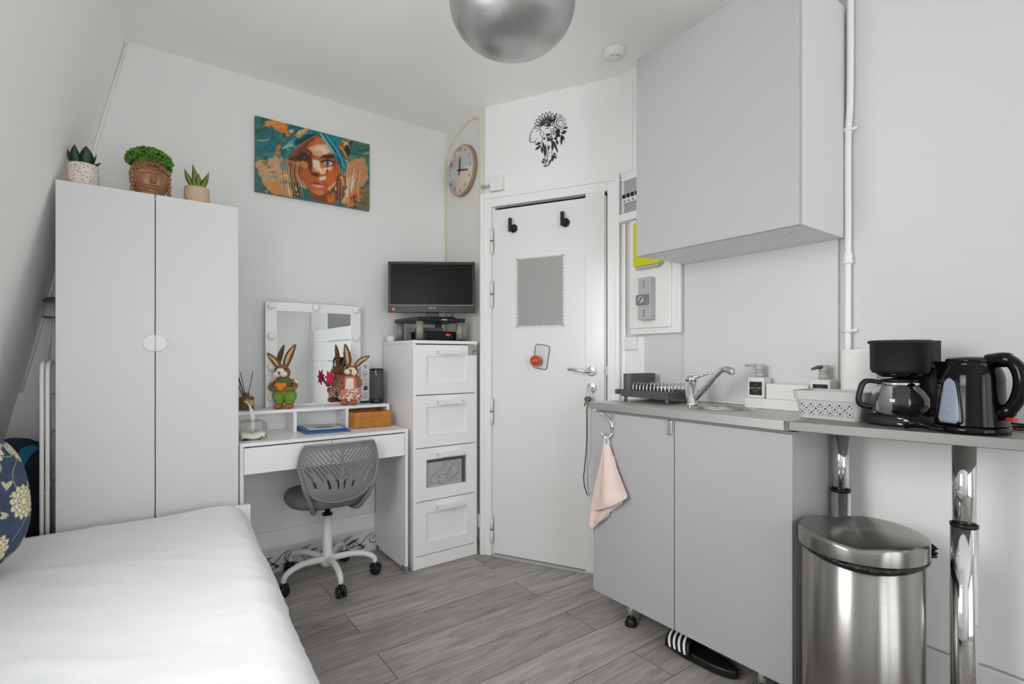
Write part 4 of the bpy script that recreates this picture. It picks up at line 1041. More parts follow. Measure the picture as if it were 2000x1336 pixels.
# ================================================================== CANVAS PRINT
QU = [(52,35),(1545,430),(1540,1300),(45,1020)]     # corners of the picture in the study photograph of it
def homog(q):
    A = []; bb = []
    for (u,v),(x,y) in zip(((0,0),(1,0),(1,1),(0,1)), q):
        A.append([u,v,1,0,0,0,-u*x,-v*x]); bb.append(x); A.append([0,0,0,u,v,1,-u*y,-v*y]); bb.append(y)
    return np.linalg.solve(np.array(A,float), np.array(bb,float))
HH = homog(QU)
def vn1(i): return float(_tab[(i*37) % 256, (i*91+13) % 256])
def n_off(i): return vn1(i+200)-.5
def portrait(U, V):
    SHP = (191, 301)
    v = 1-V; w = HH[6]*U+HH[7]*v+1; X0 = (HH[0]*U+HH[1]*v+HH[2])/w; Y0 = (HH[3]*U+HH[4]*v+HH[5])/w
    n1 = vnoise(X0/45, Y0/45)-.5; n2 = vnoise(X0/45+50, Y0/45+20)-.5; n3 = vnoise(X0/14, Y0/14+9)-.5; n4 = vnoise(X0/14+31, Y0/14)-.5
    C = np.zeros((len(U),3)); C[:] = (62,108,102)
    C += ((vnoise(X0/90, Y0/60+5)-.5)*70)[:,None]*np.array([.9,.8,.6])
    def P(pts, col, warp=1.0, grain=16, soft=None, alpha=1.0):
        grain *= .38
        X = X0+(n1*40+n3*20)*warp; Y = Y0+(n2*40+n4*20)*warp
        m_ = in_poly(X, Y, pts).astype(float).reshape(SHP)
        for _ in range(3 if soft is None else soft):
            q = np.pad(m_, 1, mode='edge'); m_ = (q[:-2,1:-1]+q[2:,1:-1]+q[1:-1,:-2]+q[1:-1,2:]+q[1:-1,1:-1]*2)/6
        k = (m_.ravel()*alpha)[:,None]; c = np.array(col, float)+((vnoise(X0/22+col[0], Y0/30)-.5)*grain*2+(vnoise(X0/60+col[1], Y0/60+3)-.5)*grain)[:,None]
        C[:] = C*(1-k)+c*k
    def E(cx, cy, rx, ry, col, alpha=1.0, hard=False, ang=0):
        ca, sa = math.cos(ang), math.sin(ang); dx, dy = X0-cx, Y0-cy
        d = np.hypot((dx*ca+dy*sa)/rx, (-dx*sa+dy*ca)/ry)
        k = (d < 1)*1.0 if hard else np.clip(1.15-d, 0, 1)**.8*np.where(d < 1.15, 1, 0); k = np.clip(k*alpha, 0, 1)[:,None]
        C[:] = C*(1-k)+np.array(col, float)*k
    P([(180,110),(300,95),(460,130),(470,320),(400,270),(330,220),(240,180),(160,210),(190,160)], (216,132,58), 1.2, 26)
    P([(60,330),(320,200),(380,300),(300,500),(60,560)], (44,108,116), 1.2, 22)
    P([(330,420),(390,400),(380,560),(320,530)], (190,120,56), 1.2)
    P([(50,650),(200,610),(320,560),(400,600),(430,800),(400,1080),(200,1040),(150,900),(60,760)], (186,150,116), 1.3, 22)
    P([(140,640),(200,620),(300,780),(280,790)], (120,92,70), 1.2, alpha=.6)
    P([(150,930),(300,890),(400,1000),(420,1090),(250,1060)], (196,132,80), 1.3, 22)
    P([(45,740),(130,900),(150,1040),(40,1020)], (66,104,98), 1.0)
    P([(1320,380),(1550,420),(1550,640),(1400,600),(1320,560)], (62,108,94), .8, 18)
    P([(1260,640),(1450,600),(1530,720),(1530,900),(1400,1010),(1300,1220),(1180,1200),(1150,1000),(1200,800)], (186,136,98), 1.2, 24)
    P([(1250,860),(1340,800),(1340,960),(1210,1190),(1170,1140)], (206,186,166), 1.0, 22)
    P([(1400,1040),(1550,930),(1550,1310),(1370,1280)], (116,104,76), 1.2, 18)
    P([(1320,1060),(1430,1010),(1440,1090),(1330,1250),(1220,1235),(1290,1130)], (206,112,42), 1.4, 30)
    P([(1330,1100),(1400,1120),(1340,1210),(1300,1180)], (82,50,30), 1.4)
    P([(380,620),(500,600),(570,800),(660,1130),(470,1105),(400,1085),(370,880)], (176,130,88), .8, 30)
    P([(470,640),(560,640),(600,860),(600,1110),(540,1100),(500,880)], (112,70,46), .8, 26)
    P([(370,640),(440,620),(460,760),(400,780)], (78,132,140), .8)
    P([(440,820),(470,820),(520,1100),(480,1100)], (218,186,140), .6)
    P([(640,960),(780,1040),(850,1170),(640,1130)], (54,98,94), .8, 20)
    P([(740,1000),(880,1080),(1010,1050),(1080,980),(1090,1200),(860,1165),(760,1090)], (132,70,40), .6, 26)
    P([(1000,1090),(1070,1040),(1080,1180),(960,1180)], (196,104,44), 1.0, 26)
    # turban back
    P([(400,470),(450,370),(560,290),(620,200),(700,190),(870,250),(910,290),(750,350),(600,450),(470,570),(420,620),(392,540)], (42,104,108), .6, 30)
    P([(415,470),(480,400),(570,350),(560,450),(470,510)], (84,156,156), .8, 24)
    P([(590,270),(720,205),(745,250),(620,330)], (208,152,88), .9, 26)
    P([(480,230),(580,205),(540,280),(490,300)], (204,176,120), 1.2, 30)
    P([(560,380),(740,290),(860,280),(740,345),(580,440)], (24,66,78), .6)
    # face
    P([(480,620),(560,490),(700,370),(850,300),(960,370),(1080,540),(1135,640),(1142,780),(1112,930),(1045,1020),(960,1085),(880,1102),(800,1062),(700,965),(600,850),(555,700)], (168,92,52), .25, 20)
    P([(470,590),(720,380),(860,310),(700,470),(560,560)], (116,66,46), .4, 20)
    P([(780,440),(860,360),(930,330),(960,400),(900,440)], (196,102,52), .9, 24)
    P([(740,470),(860,420),(1000,430),(1062,545),(950,565),(860,580)], (206,166,136), .7, 26)
    P([(850,470),(900,460),(1010,520),(960,560)], (222,206,190), 1.0, 26)
    P([(480,610),(690,480),(790,550),(765,640),(560,650)], (84,48,38), .4, 16)
    E(670,600,90,42,(52,38,44)); E(690,590,30,14,(150,140,146),.7)
    P([(520,560),(690,470),(780,550),(760,560),(690,500),(560,570)], (150,86,56), .2)
    P([(565,640),(700,650),(765,715),(700,745),(600,695)], (214,158,78), .8, 30)
    P([(570,720),(740,750),(760,860),(720,930),(620,840)], (176,92,48), .5, 24)
    P([(730,620),(790,600),(800,720),(770,780),(740,720)], (96,50,36), .4)
    P([(795,620),(890,630),(912,785),(850,768),(790,705)], (214,188,164), .4, 24)
    P([(768,770),(890,815),(845,842),(780,815)], (96,44,30), .25)
    P([(780,715),(880,770),(900,800),(800,780)], (204,128,86), .3)
    P([(895,588),(940,566),(1075,566),(1095,602),(960,606)], (76,42,30), .25, 10)
    P([(905,640),(1000,612),(1110,650),(1080,700),(960,690)], (92,50,38), .3)
    E(1003,672,62,26,(206,196,192),1,True,.12); E(992,671,24,24,(78,84,94),1,True); E(992,671,10,10,(20,20,24),1,True)
    P([(930,655),(1000,632),(1070,655),(1000,645)], (40,24,20), .1)
    P([(880,750),(1000,715),(1085,720),(1010,790),(900,805)], (232,196,146), .8, 34)
    P([(990,760),(1020,770),(985,800)], (44,30,26), .6)
    P([(965,800),(1112,750),(1124,880),(1040,985),(940,905)], (194,98,42), .6, 28)
    P([(880,850),(965,835),(975,890),(900,895)], (224,194,174), .7)
    P([(765,905),(835,850),(872,888),(950,945),(830,932)], (188,92,68), .25, 14)
    P([(780,938),(850,925),(950,955),(945,1000),(860,1003),(800,975)], (216,124,92), .25, 16)
    P([(770,925),(850,930),(950,950),(850,945)], (104,46,36), .15); E(880,965,50,14,(238,178,150),.8)
    P([(575,780),(640,850),(725,1005),(640,965),(590,860)], (202,162,134), .5, 20)
    P([(980,1010),(1110,900),(1100,960),(1020,1030)], (210,158,106), .5)
    P([(800,1010),(960,1030),(900,1085),(840,1070)], (198,112,72), .5)
    # turban front strip
    P([(1110,430),(1180,365),(1315,395),(1300,570),(1240,640),(1150,510)], (156,106,52), 1.1, 40)
    P([(1240,440),(1320,385),(1312,550),(1270,610),(1225,525)], (32,52,54), 1.1, 20)
    P([(1200,400),(1290,400),(1230,440)], (222,176,96), 1.2, 30)
    P([(895,268),(1140,325),(1155,420),(1112,450),(1245,650),(1232,770),(1192,805),(1140,690),(1040,510),(950,375)], (24,128,148), .25, 18)
    P([(885,285),(925,272),(1040,430),(1100,545),(1062,545),(950,385)], (122,170,164), .3, 20)
    P([(915,262),(930,268),(1110,520),(1100,540)], (14,44,58), .15)
    P([(1110,560),(1150,600),(1215,790),(1190,805),(1140,690)], (16,84,104), .3)
    P([(1130,830),(1195,800),(1245,980),(1170,1195),(1100,1150),(1100,960)], (104,60,40), .7, 28)
    P([(1150,840),(1185,830),(1230,980),(1190,960)], (198,150,104), .6)
    P([(550,900),(620,900),(640,1120),(580,1110)], (48,52,46), .8, 20)
    for ex, ey in ((575,985),(580,1010),(600,1070),(1100,990),(1098,1015),(1240,640)): E(ex, ey, 13, 15, (226,214,190))
    def Ln(pts, w, col, alpha=.8, wob=0.0):
        pts = [(p.x, p.y) for p in smooth_path([(x,y,0) for x,y in pts], 5)]; X = X0+n3*wob; Y = Y0+n4*wob; k = np.zeros(len(U)); n_ = len(pts)-1
        for i in range(n_):
            (ax, ay), (bx_, by_) = pts[i], pts[i+1]; dx, dy = bx_-ax, by_-ay
            t = np.clip(((X-ax)*dx+(Y-ay)*dy)/(dx*dx+dy*dy+1e-6), 0, 1); d = np.hypot(X-ax-t*dx, Y-ay-t*dy)
            k = np.maximum(k, np.clip(1.3-d/(w*(.4+.6*math.sin(pi*(i+.5)/n_))), 0, 1))
        k = (np.minimum(k, 1)*alpha)[:,None]; C[:] = C*(1-k)+np.array(col, float)*k
    # soft modelling of the face as the print shows it
    E(640,760,110,170,(120,58,34),.45); E(1040,860,70,110,(206,116,60),.45); E(860,1050,110,40,(206,124,86),.5); E(900,470,110,60,(226,198,172),.5)
    E(845,690,36,90,(236,206,180),.5); E(930,700,60,30,(226,190,160),.35); E(780,690,30,80,(104,52,34),.5); E(690,800,70,60,(196,106,58),.4); E(1075,640,40,70,(150,74,40),.35)
    Ln([(905,592),(960,572),(1050,566),(1092,600)], 11, (52,28,22)); Ln([(690,476),(740,505),(788,552)], 13, (52,30,26)); Ln([(560,566),(620,520),(690,478)], 10, (84,48,36))
    Ln([(922,662),(985,632),(1065,652)], 7, (34,20,18)); Ln([(930,682),(1000,704),(1065,680)], 5, (84,46,34)); Ln([(600,600),(680,572),(752,606)], 8, (26,18,20))
    Ln([(770,918),(850,928),(910,948),(952,948)], 6, (92,38,32)); Ln([(800,860),(835,850),(872,888),(930,925)], 5, (226,140,108), .6); Ln([(770,785),(800,812),(845,838),(892,818)], 8, (80,36,26), .7)
    Ln([(560,700),(600,840),(690,960),(800,1064),(890,1102),(1000,1060),(1090,960),(1135,800)], 6, (70,38,28), .6)
    for i in range(16):                                               # hair strands
        x = 385+i*15; c_ = ((214,184,138),(128,84,52),(230,206,166),(90,58,40))[i % 4]; Ln([(x+30,640),(x+10+n_off(i)*20,780),(x+20+i*2,940),(x+40+i*3,1110)], 7, c_, .6, 3)
    for i in range(16):
        x = 1130+i*19; c_ = ((206,158,110),(120,72,46),(232,214,186),(170,110,66))[i % 4]; Ln([(x+20,660+i*6),(x+10-n_off(i)*20,840),(x-4+n_off(i+5)*30,1010),(x+10,1200)], 8, c_, .55, 3)
    for pts, c_ in (([(420,450),(520,370),(640,300),(800,268)],(110,176,172)),([(405,520),(500,460),(620,400),(740,330)],(20,62,72)),([(430,580),(520,500),(640,420)],(96,150,140)),([(560,300),(640,240),(740,215)],(236,196,130)),([(480,330),(560,270),(640,215)],(30,70,70)),
                    ([(960,290),(1060,420),(1150,560),(1215,740)],(70,190,204)),([(1000,300),(1110,420),(1200,600),(1225,720)],(12,84,104)),([(1130,440),(1200,500),(1250,600)],(226,168,84)),([(1180,380),(1260,420),(1300,500)],(240,204,130)),([(1150,500),(1200,560),(1240,620)],(74,42,26))): Ln(pts, 9, c_, .7, 5)
    for i in range(26):                                               # loose brush marks of the background
        q1, q2, q3 = vn1(i), vn1(i+40), vn1(i+80); x, y = ((60+q1*380, 120+q2*900) if i % 2 else (1260+q1*280, 420+q2*800)); l_ = 60+120*q3
        Ln([(x,y),(x+l_*.6,y-l_*.3*(q1-.3)),(x+l_,y+l_*.5*(q2-.5))], 9+8*q3, ((196,150,104),(52,104,106),(214,134,62),(228,204,170),(40,78,80),(150,98,58))[i % 6], .5, 8)
    C += (vnoise(X0/5, Y0/5)-.5)[:,None]*10
    return (C-128)*1.08+126
pl, pr_, pz0, pz1, pf = .510, 1.124, 2.014, 2.407, 2.938
PT = thing('canvas_print', 'unframed canvas of a woman in teal turban hanging above the desk', 'picture', ((pl+pr_)/2, pf, pz0))
bx('stretcher', mat('raw_canvas_edge', (120,124,112), .8), PT, pl, pr_, pf+.0005, BACK-.0005, pz0, pz1, 0)
paint_grid('picture_face', 300, 190, lambda u, v: (pl+(pr_-pl)*u, pf, pz0+(pz1-pz0)*v), portrait, attr_mat('printed_canvas', .6, .1, 900), PT)

# ================================================================== WALL CLOCK
CK = thing('wall_clock', 'round pink and pale blue wall clock on the short wall beside the door', 'clock', (ALC, 2.730, 2.30))
def ckM(off): return face_M((ALC-off, 2.730, 2.300), (0,-1,0))
bm = B(); lathe(bm, [(0,0),(.154,0),(.154,.026),(.151,.030),(0,.030)], seg=64, M=ckM(.0)); obj('case', bm, mat('tan_wood_edge', (158,132,110), .6, var=.1, vscale=20), CK)
mck = mat('pastel_board', (210,194,184), .6, var=.06, vscale=14, stretch=(1,1,8))
bm = B(); lathe(bm, [(0,.0302),(.150,.0302),(.150,.031),(0,.031)], seg=64, M=ckM(0)); dial = obj('dial', bm, mck, CK)
bm = B(); M0 = ckM(.0314); f3 = lambda a, b: M0 @ Vector((a, b, 0))
def chord(y0, y1, mi, x0=-1, x1=1):
    pts = []
    for y in np.linspace(y0, y1, 9): pts.append((min(x1, math.sqrt(max(0,.148**2-y*y))), y))
    for y in np.linspace(y1, y0, 9): pts.append((max(x0, -math.sqrt(max(0,.148**2-y*y))), y))
    poly(bm, pts, f3, mi)
chord(.005, .075, 0, -.01, 1); chord(-.035, .03, 0, -1, -.012); chord(-.13, -.085, 1, -.04, .06); chord(.09, .125, 1, -1, .02)
obj('painted_planks', bm, [mat('pastel_blue', (188,195,196), .6, var=.1, vscale=20), mat('pastel_sand', (206,196,180), .6, var=.1, vscale=20)], dial)
for h_n in range(1, 13):
    a = math.radians(90-30*h_n); M1 = ckM(.0318) @ Matrix.Translation((.124*math.cos(a), .124*math.sin(a), 0)); txt('numeral', str(h_n), .034, M1, M_ink, dial, .0002)
for nm, ang, l, w in (('hour_hand', 90-8, .078, .007), ('minute_hand', 90-103, .105, .005)):
    a = math.radians(ang); bm = B()
    stroke(bm, [(-.03*math.cos(a), -.03*math.sin(a)), (0,0), (l*.6*math.cos(a), l*.6*math.sin(a)), (l*math.cos(a), l*math.sin(a))], w*1.8, lambda x, y: ckM(.036) @ Vector((x,y,0)))
    o = obj(nm, bm, M_black, CK); s_ = o.modifiers.new('s','SOLIDIFY'); s_.thickness = .001
bm = B(); lathe(bm, [(0,.0312),(.009,.0312),(.009,.038),(0,.039)], seg=20, M=ckM(0)); obj('hub', bm, M_black, CK)

# ================================================================== THINGS ON THE DOOR WALL
def dthing(name, label, cat, s, y, z, group=None):
    p = MD @ Vector((s, y, z)); o = thing(name, label, cat, p, math.atan2(DU.y, DU.x), group); return o
# floral elephant decal, traced in its own picture frame of 1079 x 1336 units
c00 = on_door(1020,205); c10 = on_door(1125,205); c01 = on_door(1020,335); c11 = on_door(1125,335)
def dec(x, y, off=.0008):
    u, v = x/1079, y/1336
    p = (c00*(1-u)+c10*u)*(1-v)+(c01*(1-u)+c11*u)*v
    return Vector((p.x, -off, p.z))
bm = B(); fd = lambda x, y: dec(x, y)
def S(pts, w=13, t=True): stroke(bm, [(p.x,p.y) for p in smooth_path([(x,y,0) for x,y in pts], 4)], w, fd, taper=t)
def LF(x0, y0, x1, y1, wd=26, fill=True):
    n = 8; dx, dy = x1-x0, y1-y0; l = math.hypot(dx, dy); nx0, ny0 = -dy/l, dx/l
    a = [(x0+dx*i/n+nx0*wd*math.sin(pi*i/n), y0+dy*i/n+ny0*wd*math.sin(pi*i/n)) for i in range(n+1)]
    b = [(x0+dx*i/n-nx0*wd*math.sin(pi*i/n), y0+dy*i/n-ny0*wd*math.sin(pi*i/n)) for i in range(n+1)]
    if fill: poly(bm, a+b[-2:0:-1], fd)
    else:
        stroke(bm, a, 12, fd, taper=False); stroke(bm, b, 12, fd, taper=False)
S([(260,440),(215,500),(175,590),(155,680),(175,740),(260,745),(290,690),(320,660)], 17); S([(260,745),(290,790),(330,760),(340,720)], 13); S([(330,780),(380,770),(400,700)], 13)
S([(250,440),(320,425),(430,405),(500,430),(560,440)], 15); S([(350,460),(400,520),(370,590),(420,660),(415,760)], 13); S([(290,540),(350,500),(400,510)], 14); S([(180,690),(215,650)], 10)
S([(420,540),(450,560),(430,640)], 12); LF(480,610,580,580,24); S([(470,480),(560,460)], 16)
for i, (a, l) in enumerate(((205,300),(188,270),(170,255),(150,235),(128,235),(108,235),(90,255),(72,235),(55,225))):   # sunflower crown of petals
    r = math.radians(a-8); tx, ty = 530+l*math.cos(r)*1.02, 375-l*math.sin(r)*.98; LF(530+95*math.cos(r), 380-70*math.sin(r), tx, ty, 36, False)
    S([(530+60*math.cos(r),380-45*math.sin(r)),(530+l*.7*math.cos(r),375-l*.7*math.sin(r))], 12)
for i in range(8):
    r = math.radians(20+22*i); LF(530+40*math.cos(r), 385-30*math.sin(r), 530+145*math.cos(r), 380-120*math.sin(r), 22, False)
LF(500,360,600,430,30); LF(560,330,640,300,24); LF(620,330,690,270,24); LF(560,420,480,415,18); LF(640,300,715,150,14)
for k in range(3):                                                    # rose
    r = 130-40*k; S([(780+r*.95*math.cos(t), 360+r*math.sin(t)) for t in [k*.9+2*pi*i/9*.93 for i in range(10)]], 14)
S([(700,200),(790,200),(770,265)], 10); S([(640,340),(620,400),(660,450),(720,470),(700,510)], 14); S([(720,300),(700,380),(760,440),(850,420),(870,360)], 13)
for x0,y0,x1,y1,w in ((760,470,700,620,42),(760,560,690,650,36),(820,470,935,455,22),(810,520,910,545,24),(780,560,880,570,26),(800,600,830,720,40),(790,640,800,815,22),(740,600,770,640,30),(720,640,650,700,30),(690,690,730,800,26),(640,720,700,900,26),(690,830,720,965,18),(620,760,620,920,26),(600,700,640,800,30),
    (400,760,270,800,26),(400,800,265,915,26),(400,820,420,980,26),(480,780,470,1060,26),(420,740,460,900,22),(520,740,560,660,26),(540,720,640,670,26),(470,700,440,650,24),(560,800,530,920,18),
    (640,1010,690,1080,22),(650,970,610,1150,24),(690,1000,640,960,18),(470,1180,390,1125,20),(460,1140,430,1070,22),(500,1160,520,1090,16),(540,1190,600,1080,18),(440,1210,490,1240,16)):
    LF(x0, y0, x1, y1, w)
for k in range(5):
    a = math.radians(72*k); LF(655+15*math.cos(a), 540+15*math.sin(a), 655+88*math.cos(a), 530+75*math.sin(a), 30, False)
for k in range(4):
    a = math.radians(90*k+30); LF(560+15*math.cos(a), 650+15*math.sin(a), 560+75*math.cos(a), 650+60*math.sin(a), 24, False)
S([(430,740),(440,900),(470,1060),(480,1150),(500,1220),(560,1180),(600,1090),(610,960),(600,800)], 15); S([(520,780),(530,960),(520,1130)], 13); S([(500,920),(505,1120)], 10); S([(560,1035),(600,1030)], 9); S([(545,960),(590,950)], 9)
S([(640,980),(690,1000),(695,1090)], 12); S([(830,620),(860,690),(870,765)], 8); S([(440,1230),(500,1235),(560,1190)], 14)
dc = obj('wall_decal', bm, M_black_ink, None, M=MD); tag(dc, 'black line decal of an elephant head with flowers above the door', 'decal')
# junction box
JB = dthing('junction_box', 'small square white junction box above the door\'s top left corner', 'junction box', .099, 0, 2.105)
bm = B(); box(bm, .058, .141, -.03, 0, 2.104, 2.188); obj('cover', bm, M_wplas, JB, M=MD, bevel=.004)
bm = B(); cyl(bm, (.058,-.012,2.14), (.006,-.012,2.142), .008, 10); cyl(bm, (.006,-.012,2.142), (-.002,-.012,2.142), .011, 10); obj('cable_entry', bm, M_lgrey, JB, M=MD)
# coat hooks
def hook(s, z, lab):
    h = dthing('coat_hook', lab, 'hook', s, -.012, z-.03, 'coat hooks on the door')
    bm = B(); cyl(bm, (s,-.0123,z-.008), (s,-.020,z-.008), .024, 28); cyl(bm, (s,-.020,z-.008), (s,-.036,z-.008), .012, 18); obj('rosette', bm, M_bmatte, h, M=MD, bevel=.002)
    bm = B(); cyl(bm, (s-.008,-.046,z-.03), (s-.008,-.046,z+.045), .0105, 18); obj('peg', bm, M_bmatte, h, M=MD, bevel=.002)
hook(.205, 1.885, 'matt black coat hook high on the white door, nearer the hinges')
hook(.515, 1.884, 'matt black coat hook high on the white door, nearer the lock side')
# grey notice panel with scalloped edge
NP = dthing('notice_board', 'grey rectangular notice board with white scalloped edge on the door', 'notice board', .366, -.0125, 1.31)
bm = B(); box(bm, .219, .512, -.0165, -.0123, 1.311, 1.711); obj('backing', bm, M_wplas, NP, M=MD)
bm = B(); box(bm, .228, .503, -.019, -.0165, 1.320, 1.702); obj('grey_panel', bm, mat('grey_panel_paint', (160,160,158), .55), NP, M=MD)
bm = B()
for i in range(15):
    x = .219+(i+.5)*.293/15
    for z in (1.319, 1.703): cyl(bm, (x,-.0166,z), (x,-.0205,z), .0062, 10)
for i in range(20):
    z = 1.311+(i+.5)*.4/20
    for x in (.2265, .5045): cyl(bm, (x,-.0166,z), (x,-.0205,z), .0062, 10)
obj('scalloped_edge', bm, M_wplas, NP, M=MD)
# orange knob with silver plate
OK_ = dthing('door_knob', 'glossy orange ball knob on a tilted silver plate in the middle of the door', 'knob', .36, -.0125, 1.1)
ang = math.radians(9); cx, cz = .374, 1.150
bm = B(); pts = [(cx+x*math.cos(ang)+z*math.sin(ang), -.0123, cz-x*math.sin(ang)+z*math.cos(ang)) for x, z in rrect(-.042,.042,-.066,.066,.014,5)]
prism(bm, pts, (0,-.005,0)); pl_ = obj('plate', bm, mat('satin_silver', (196,196,196), .4, .6), OK_, M=MD, bevel=.002)
bm = B(); tube(bm, [(p[0],-.0175,p[2]) for p in pts], .0022, seg=6, closed=True); obj('plate_rim', bm, M_dgrey, pl_, M=MD)
bm = B(); ball(bm, (.352,-.048,1.128), .031, u=28, v=18); cyl(bm, (.36,-.017,1.132), (.354,-.03,1.128), .012, 14); obj('ball', bm, mat('orange_lacquer', (196,72,30), .15, coat=.6, var=.05), OK_, M=MD)
# keys with lanyard
KY = dthing('key_bunch', 'bunch of keys with a long dark cord hanging in the door lock', 'keys', .66, -.036, .43)
bm = B(); box(bm, .6605, .6635, -.060, -.0365, .972, 1.0); prism(bm, [(.662+.012*math.cos(t), -.060-.0+.0, .985+.016*math.sin(t)) for t in [2*pi*k/16 for k in range(16)]], (0,-.003,0)); obj('key', bm, M_chrome, KY, M=MD)
bm = B(); tube(bm, [(.660+.012*math.cos(t), -.062, .958+.015*math.sin(t)) for t in [2*pi*k/16 for k in range(16)]], .0016, seg=6, closed=True); obj('key_ring', bm, M_chrome, KY, M=MD)
for k, (dx, a, ln) in enumerate(((-.010,.25,.05),(.004,-.1,.058),(.0,.1,.052))):
    bm = B(); R0 = Matrix.Translation((.660+dx,-.064-.005*k,.945)) @ Matrix.Rotation(a,4,'Y')
    prism(bm, [R0 @ Vector((.011*math.cos(t), 0, -.014+.013*math.sin(t))) for t in [2*pi*q/14 for q in range(14)]], (0,-.002,0)); vb = box(bm, -.004, .004, -.002, 0, -.014-ln*.8, -.02)
    for q in vb: q.co = R0 @ q.co
    obj('key', bm, mat('dark_brass_key', (92,88,82), .3, .8), KY, M=MD)
bm = B(); tube(bm, smooth_path([(.656,-.066,.945),(.652,-.070,.90),(.651,-.07,.82),(.650,-.07,.70),(.640,-.07,.58),(.634,-.07,.52),(.640,-.07,.47),(.656,-.07,.43)], 6), .0028, seg=6); obj('cord', bm, M_bmatte, KY, M=MD)
bm = B(); tube(bm, smooth_path([(.662,-.066,.945),(.660,-.074,.90),(.658,-.075,.75),(.655,-.075,.6),(.656,-.075,.5),(.664,-.075,.43)], 6), .0022, seg=6); obj('cord', bm, M_lgrey, KY, M=MD)

# ================================================================== CEILING
LA = thing('pendant_lamp', 'satin aluminium dome pendant lamp hanging from the ceiling', 'lamp', (.970, 1.310, 2.2))
lc = (.970, 1.310, 0)
prof = []
for i in range(37):
    a = -pi/2+pi*.93*i/36; z = math.sin(a); prof.append((.2*math.cos(a)**.92 if math.cos(a) > 0 else 0, (2.275 if z < 0 else 2.275)+(.150 if z < 0 else .12)*z))
prof[0] = (0, prof[0][1])
bm = B(); lathe(bm, prof, c=lc, seg=96); obj('dome', bm, M_lampm, LA)
bm = B(); lathe(bm, [(0,2.39),(.05,2.388),(.05,2.41),(.012,2.42),(.012,2.58),(.05,2.585),(.05,2.609),(0,2.609)], c=lc, seg=32); obj('ceiling_mount', bm, M_lampm, LA)
SD = thing('smoke_detector', 'small round white smoke detector on the ceiling above the door', 'smoke detector', (1.842, 1.672, 2.575))
bm = B(); lathe(bm, [(0,2.572),(.034,2.573),(.046,2.580),(.050,2.592),(.054,2.594),(.054,2.6095),(0,2.6095)], c=(1.842,1.672,0), seg=40); hd = obj('housing', bm, M_wplas, SD)
bm = B()
for a in (0, .5, 1.0, 1.5): 
    p = Vector((1.842+.03*math.cos(a+3.4), 1.672+.03*math.sin(a+3.4), 2.5735)); cyl(bm, p, p+Vector((0,0,-.0015)), .0035, 8)
obj('vent_hole', bm, M_dgrey, hd)
# ================================================================== KITCHEN
# upper cabinet
U = thing('wall_cabinet', 'large pale grey single-door kitchen cabinet hung on the right wall', 'cabinet', (1.88, 1.09, 1.57))
uf, un0, un1, uz0, uz1 = 1.70, .764, 1.421, 1.570, 2.400
bm = B(); t0 = uf+.0195
box(bm, t0, KIT-.018, un0, un0+.018, uz0+.004, uz1); box(bm, t0, KIT-.018, un1-.018, un1, uz0+.004, uz1); box(bm, t0, KIT-.018, un0+.018, un1-.018, uz0+.004, uz0+.022); box(bm, t0, KIT-.018, un0+.018, un1-.018, uz1-.018, uz1); box(bm, KIT-.03, KIT-.018, un0+.018, un1-.018, uz0+.022, uz1-.018)
obj('body', bm, M_lam, U, bevel=.001)
bx('door', M_grey, U, uf, uf+.018, un0+.001, un1-.001, uz0+.001, uz1, .0015)
for n in (un0+.07, un1-.07):
    bm = B(); cyl(bm, (1.80,n,uz0+.0042), (1.80,n,uz0+.0022), .006, 12); obj('screw_cap', bm, M_lgrey, U)

# base cabinet
Lc = thing('base_cabinet', 'pale grey two-door kitchen base unit on steel legs under the sink', 'cabinet', (1.85, 1.2, 0))
lf, ln0, ln1, lz0, lz1 = 1.66, .768, 1.632, .106, .912
bm = B(); t0 = lf+.0195; tb_ = KIT-.008
box(bm, t0, tb_, ln0, ln0+.018, lz0+.002, lz1); box(bm, t0, tb_, ln1-.018, ln1, lz0+.002, lz1); box(bm, t0, tb_, ln0+.018, ln1-.018, lz0+.002, lz0+.02); box(bm, tb_-.01, tb_, ln0+.018, ln1-.018, lz0+.02, lz1-.15); box(bm, t0, t0+.05, ln0+.018, ln1-.018, lz1-.018, lz1)
obj('body', bm, M_grey, Lc, bevel=.001)
ld = bx('door', M_grey, Lc, lf, lf+.018, 1.2055, ln1, lz0, lz1-.006, .0015)
rd = bx('door', M_grey, Lc, lf, lf+.018, ln0, 1.2015, lz0, lz1-.006, .0015)
bm = B(); box(bm, lf-.010, lf, 1.208, 1.232, .850, .906); obj('handle', bm, M_chrome, ld, bevel=.004)
for t, n in ((1.716,1.462),(1.716,.892),(1.97,1.462),(1.97,.892)):
    bm = B(); cyl(bm, (t,n,.032), (t,n,.109), .0165, 20); lg = obj('leg', bm, M_chrome, Lc)
    bm = B(); lathe(bm, [(0,0),(.026,0),(.027,.006),(.022,.02),(.018,.034),(0,.034)], c=(t,n,0), seg=24); obj('foot', bm, M_black, lg)

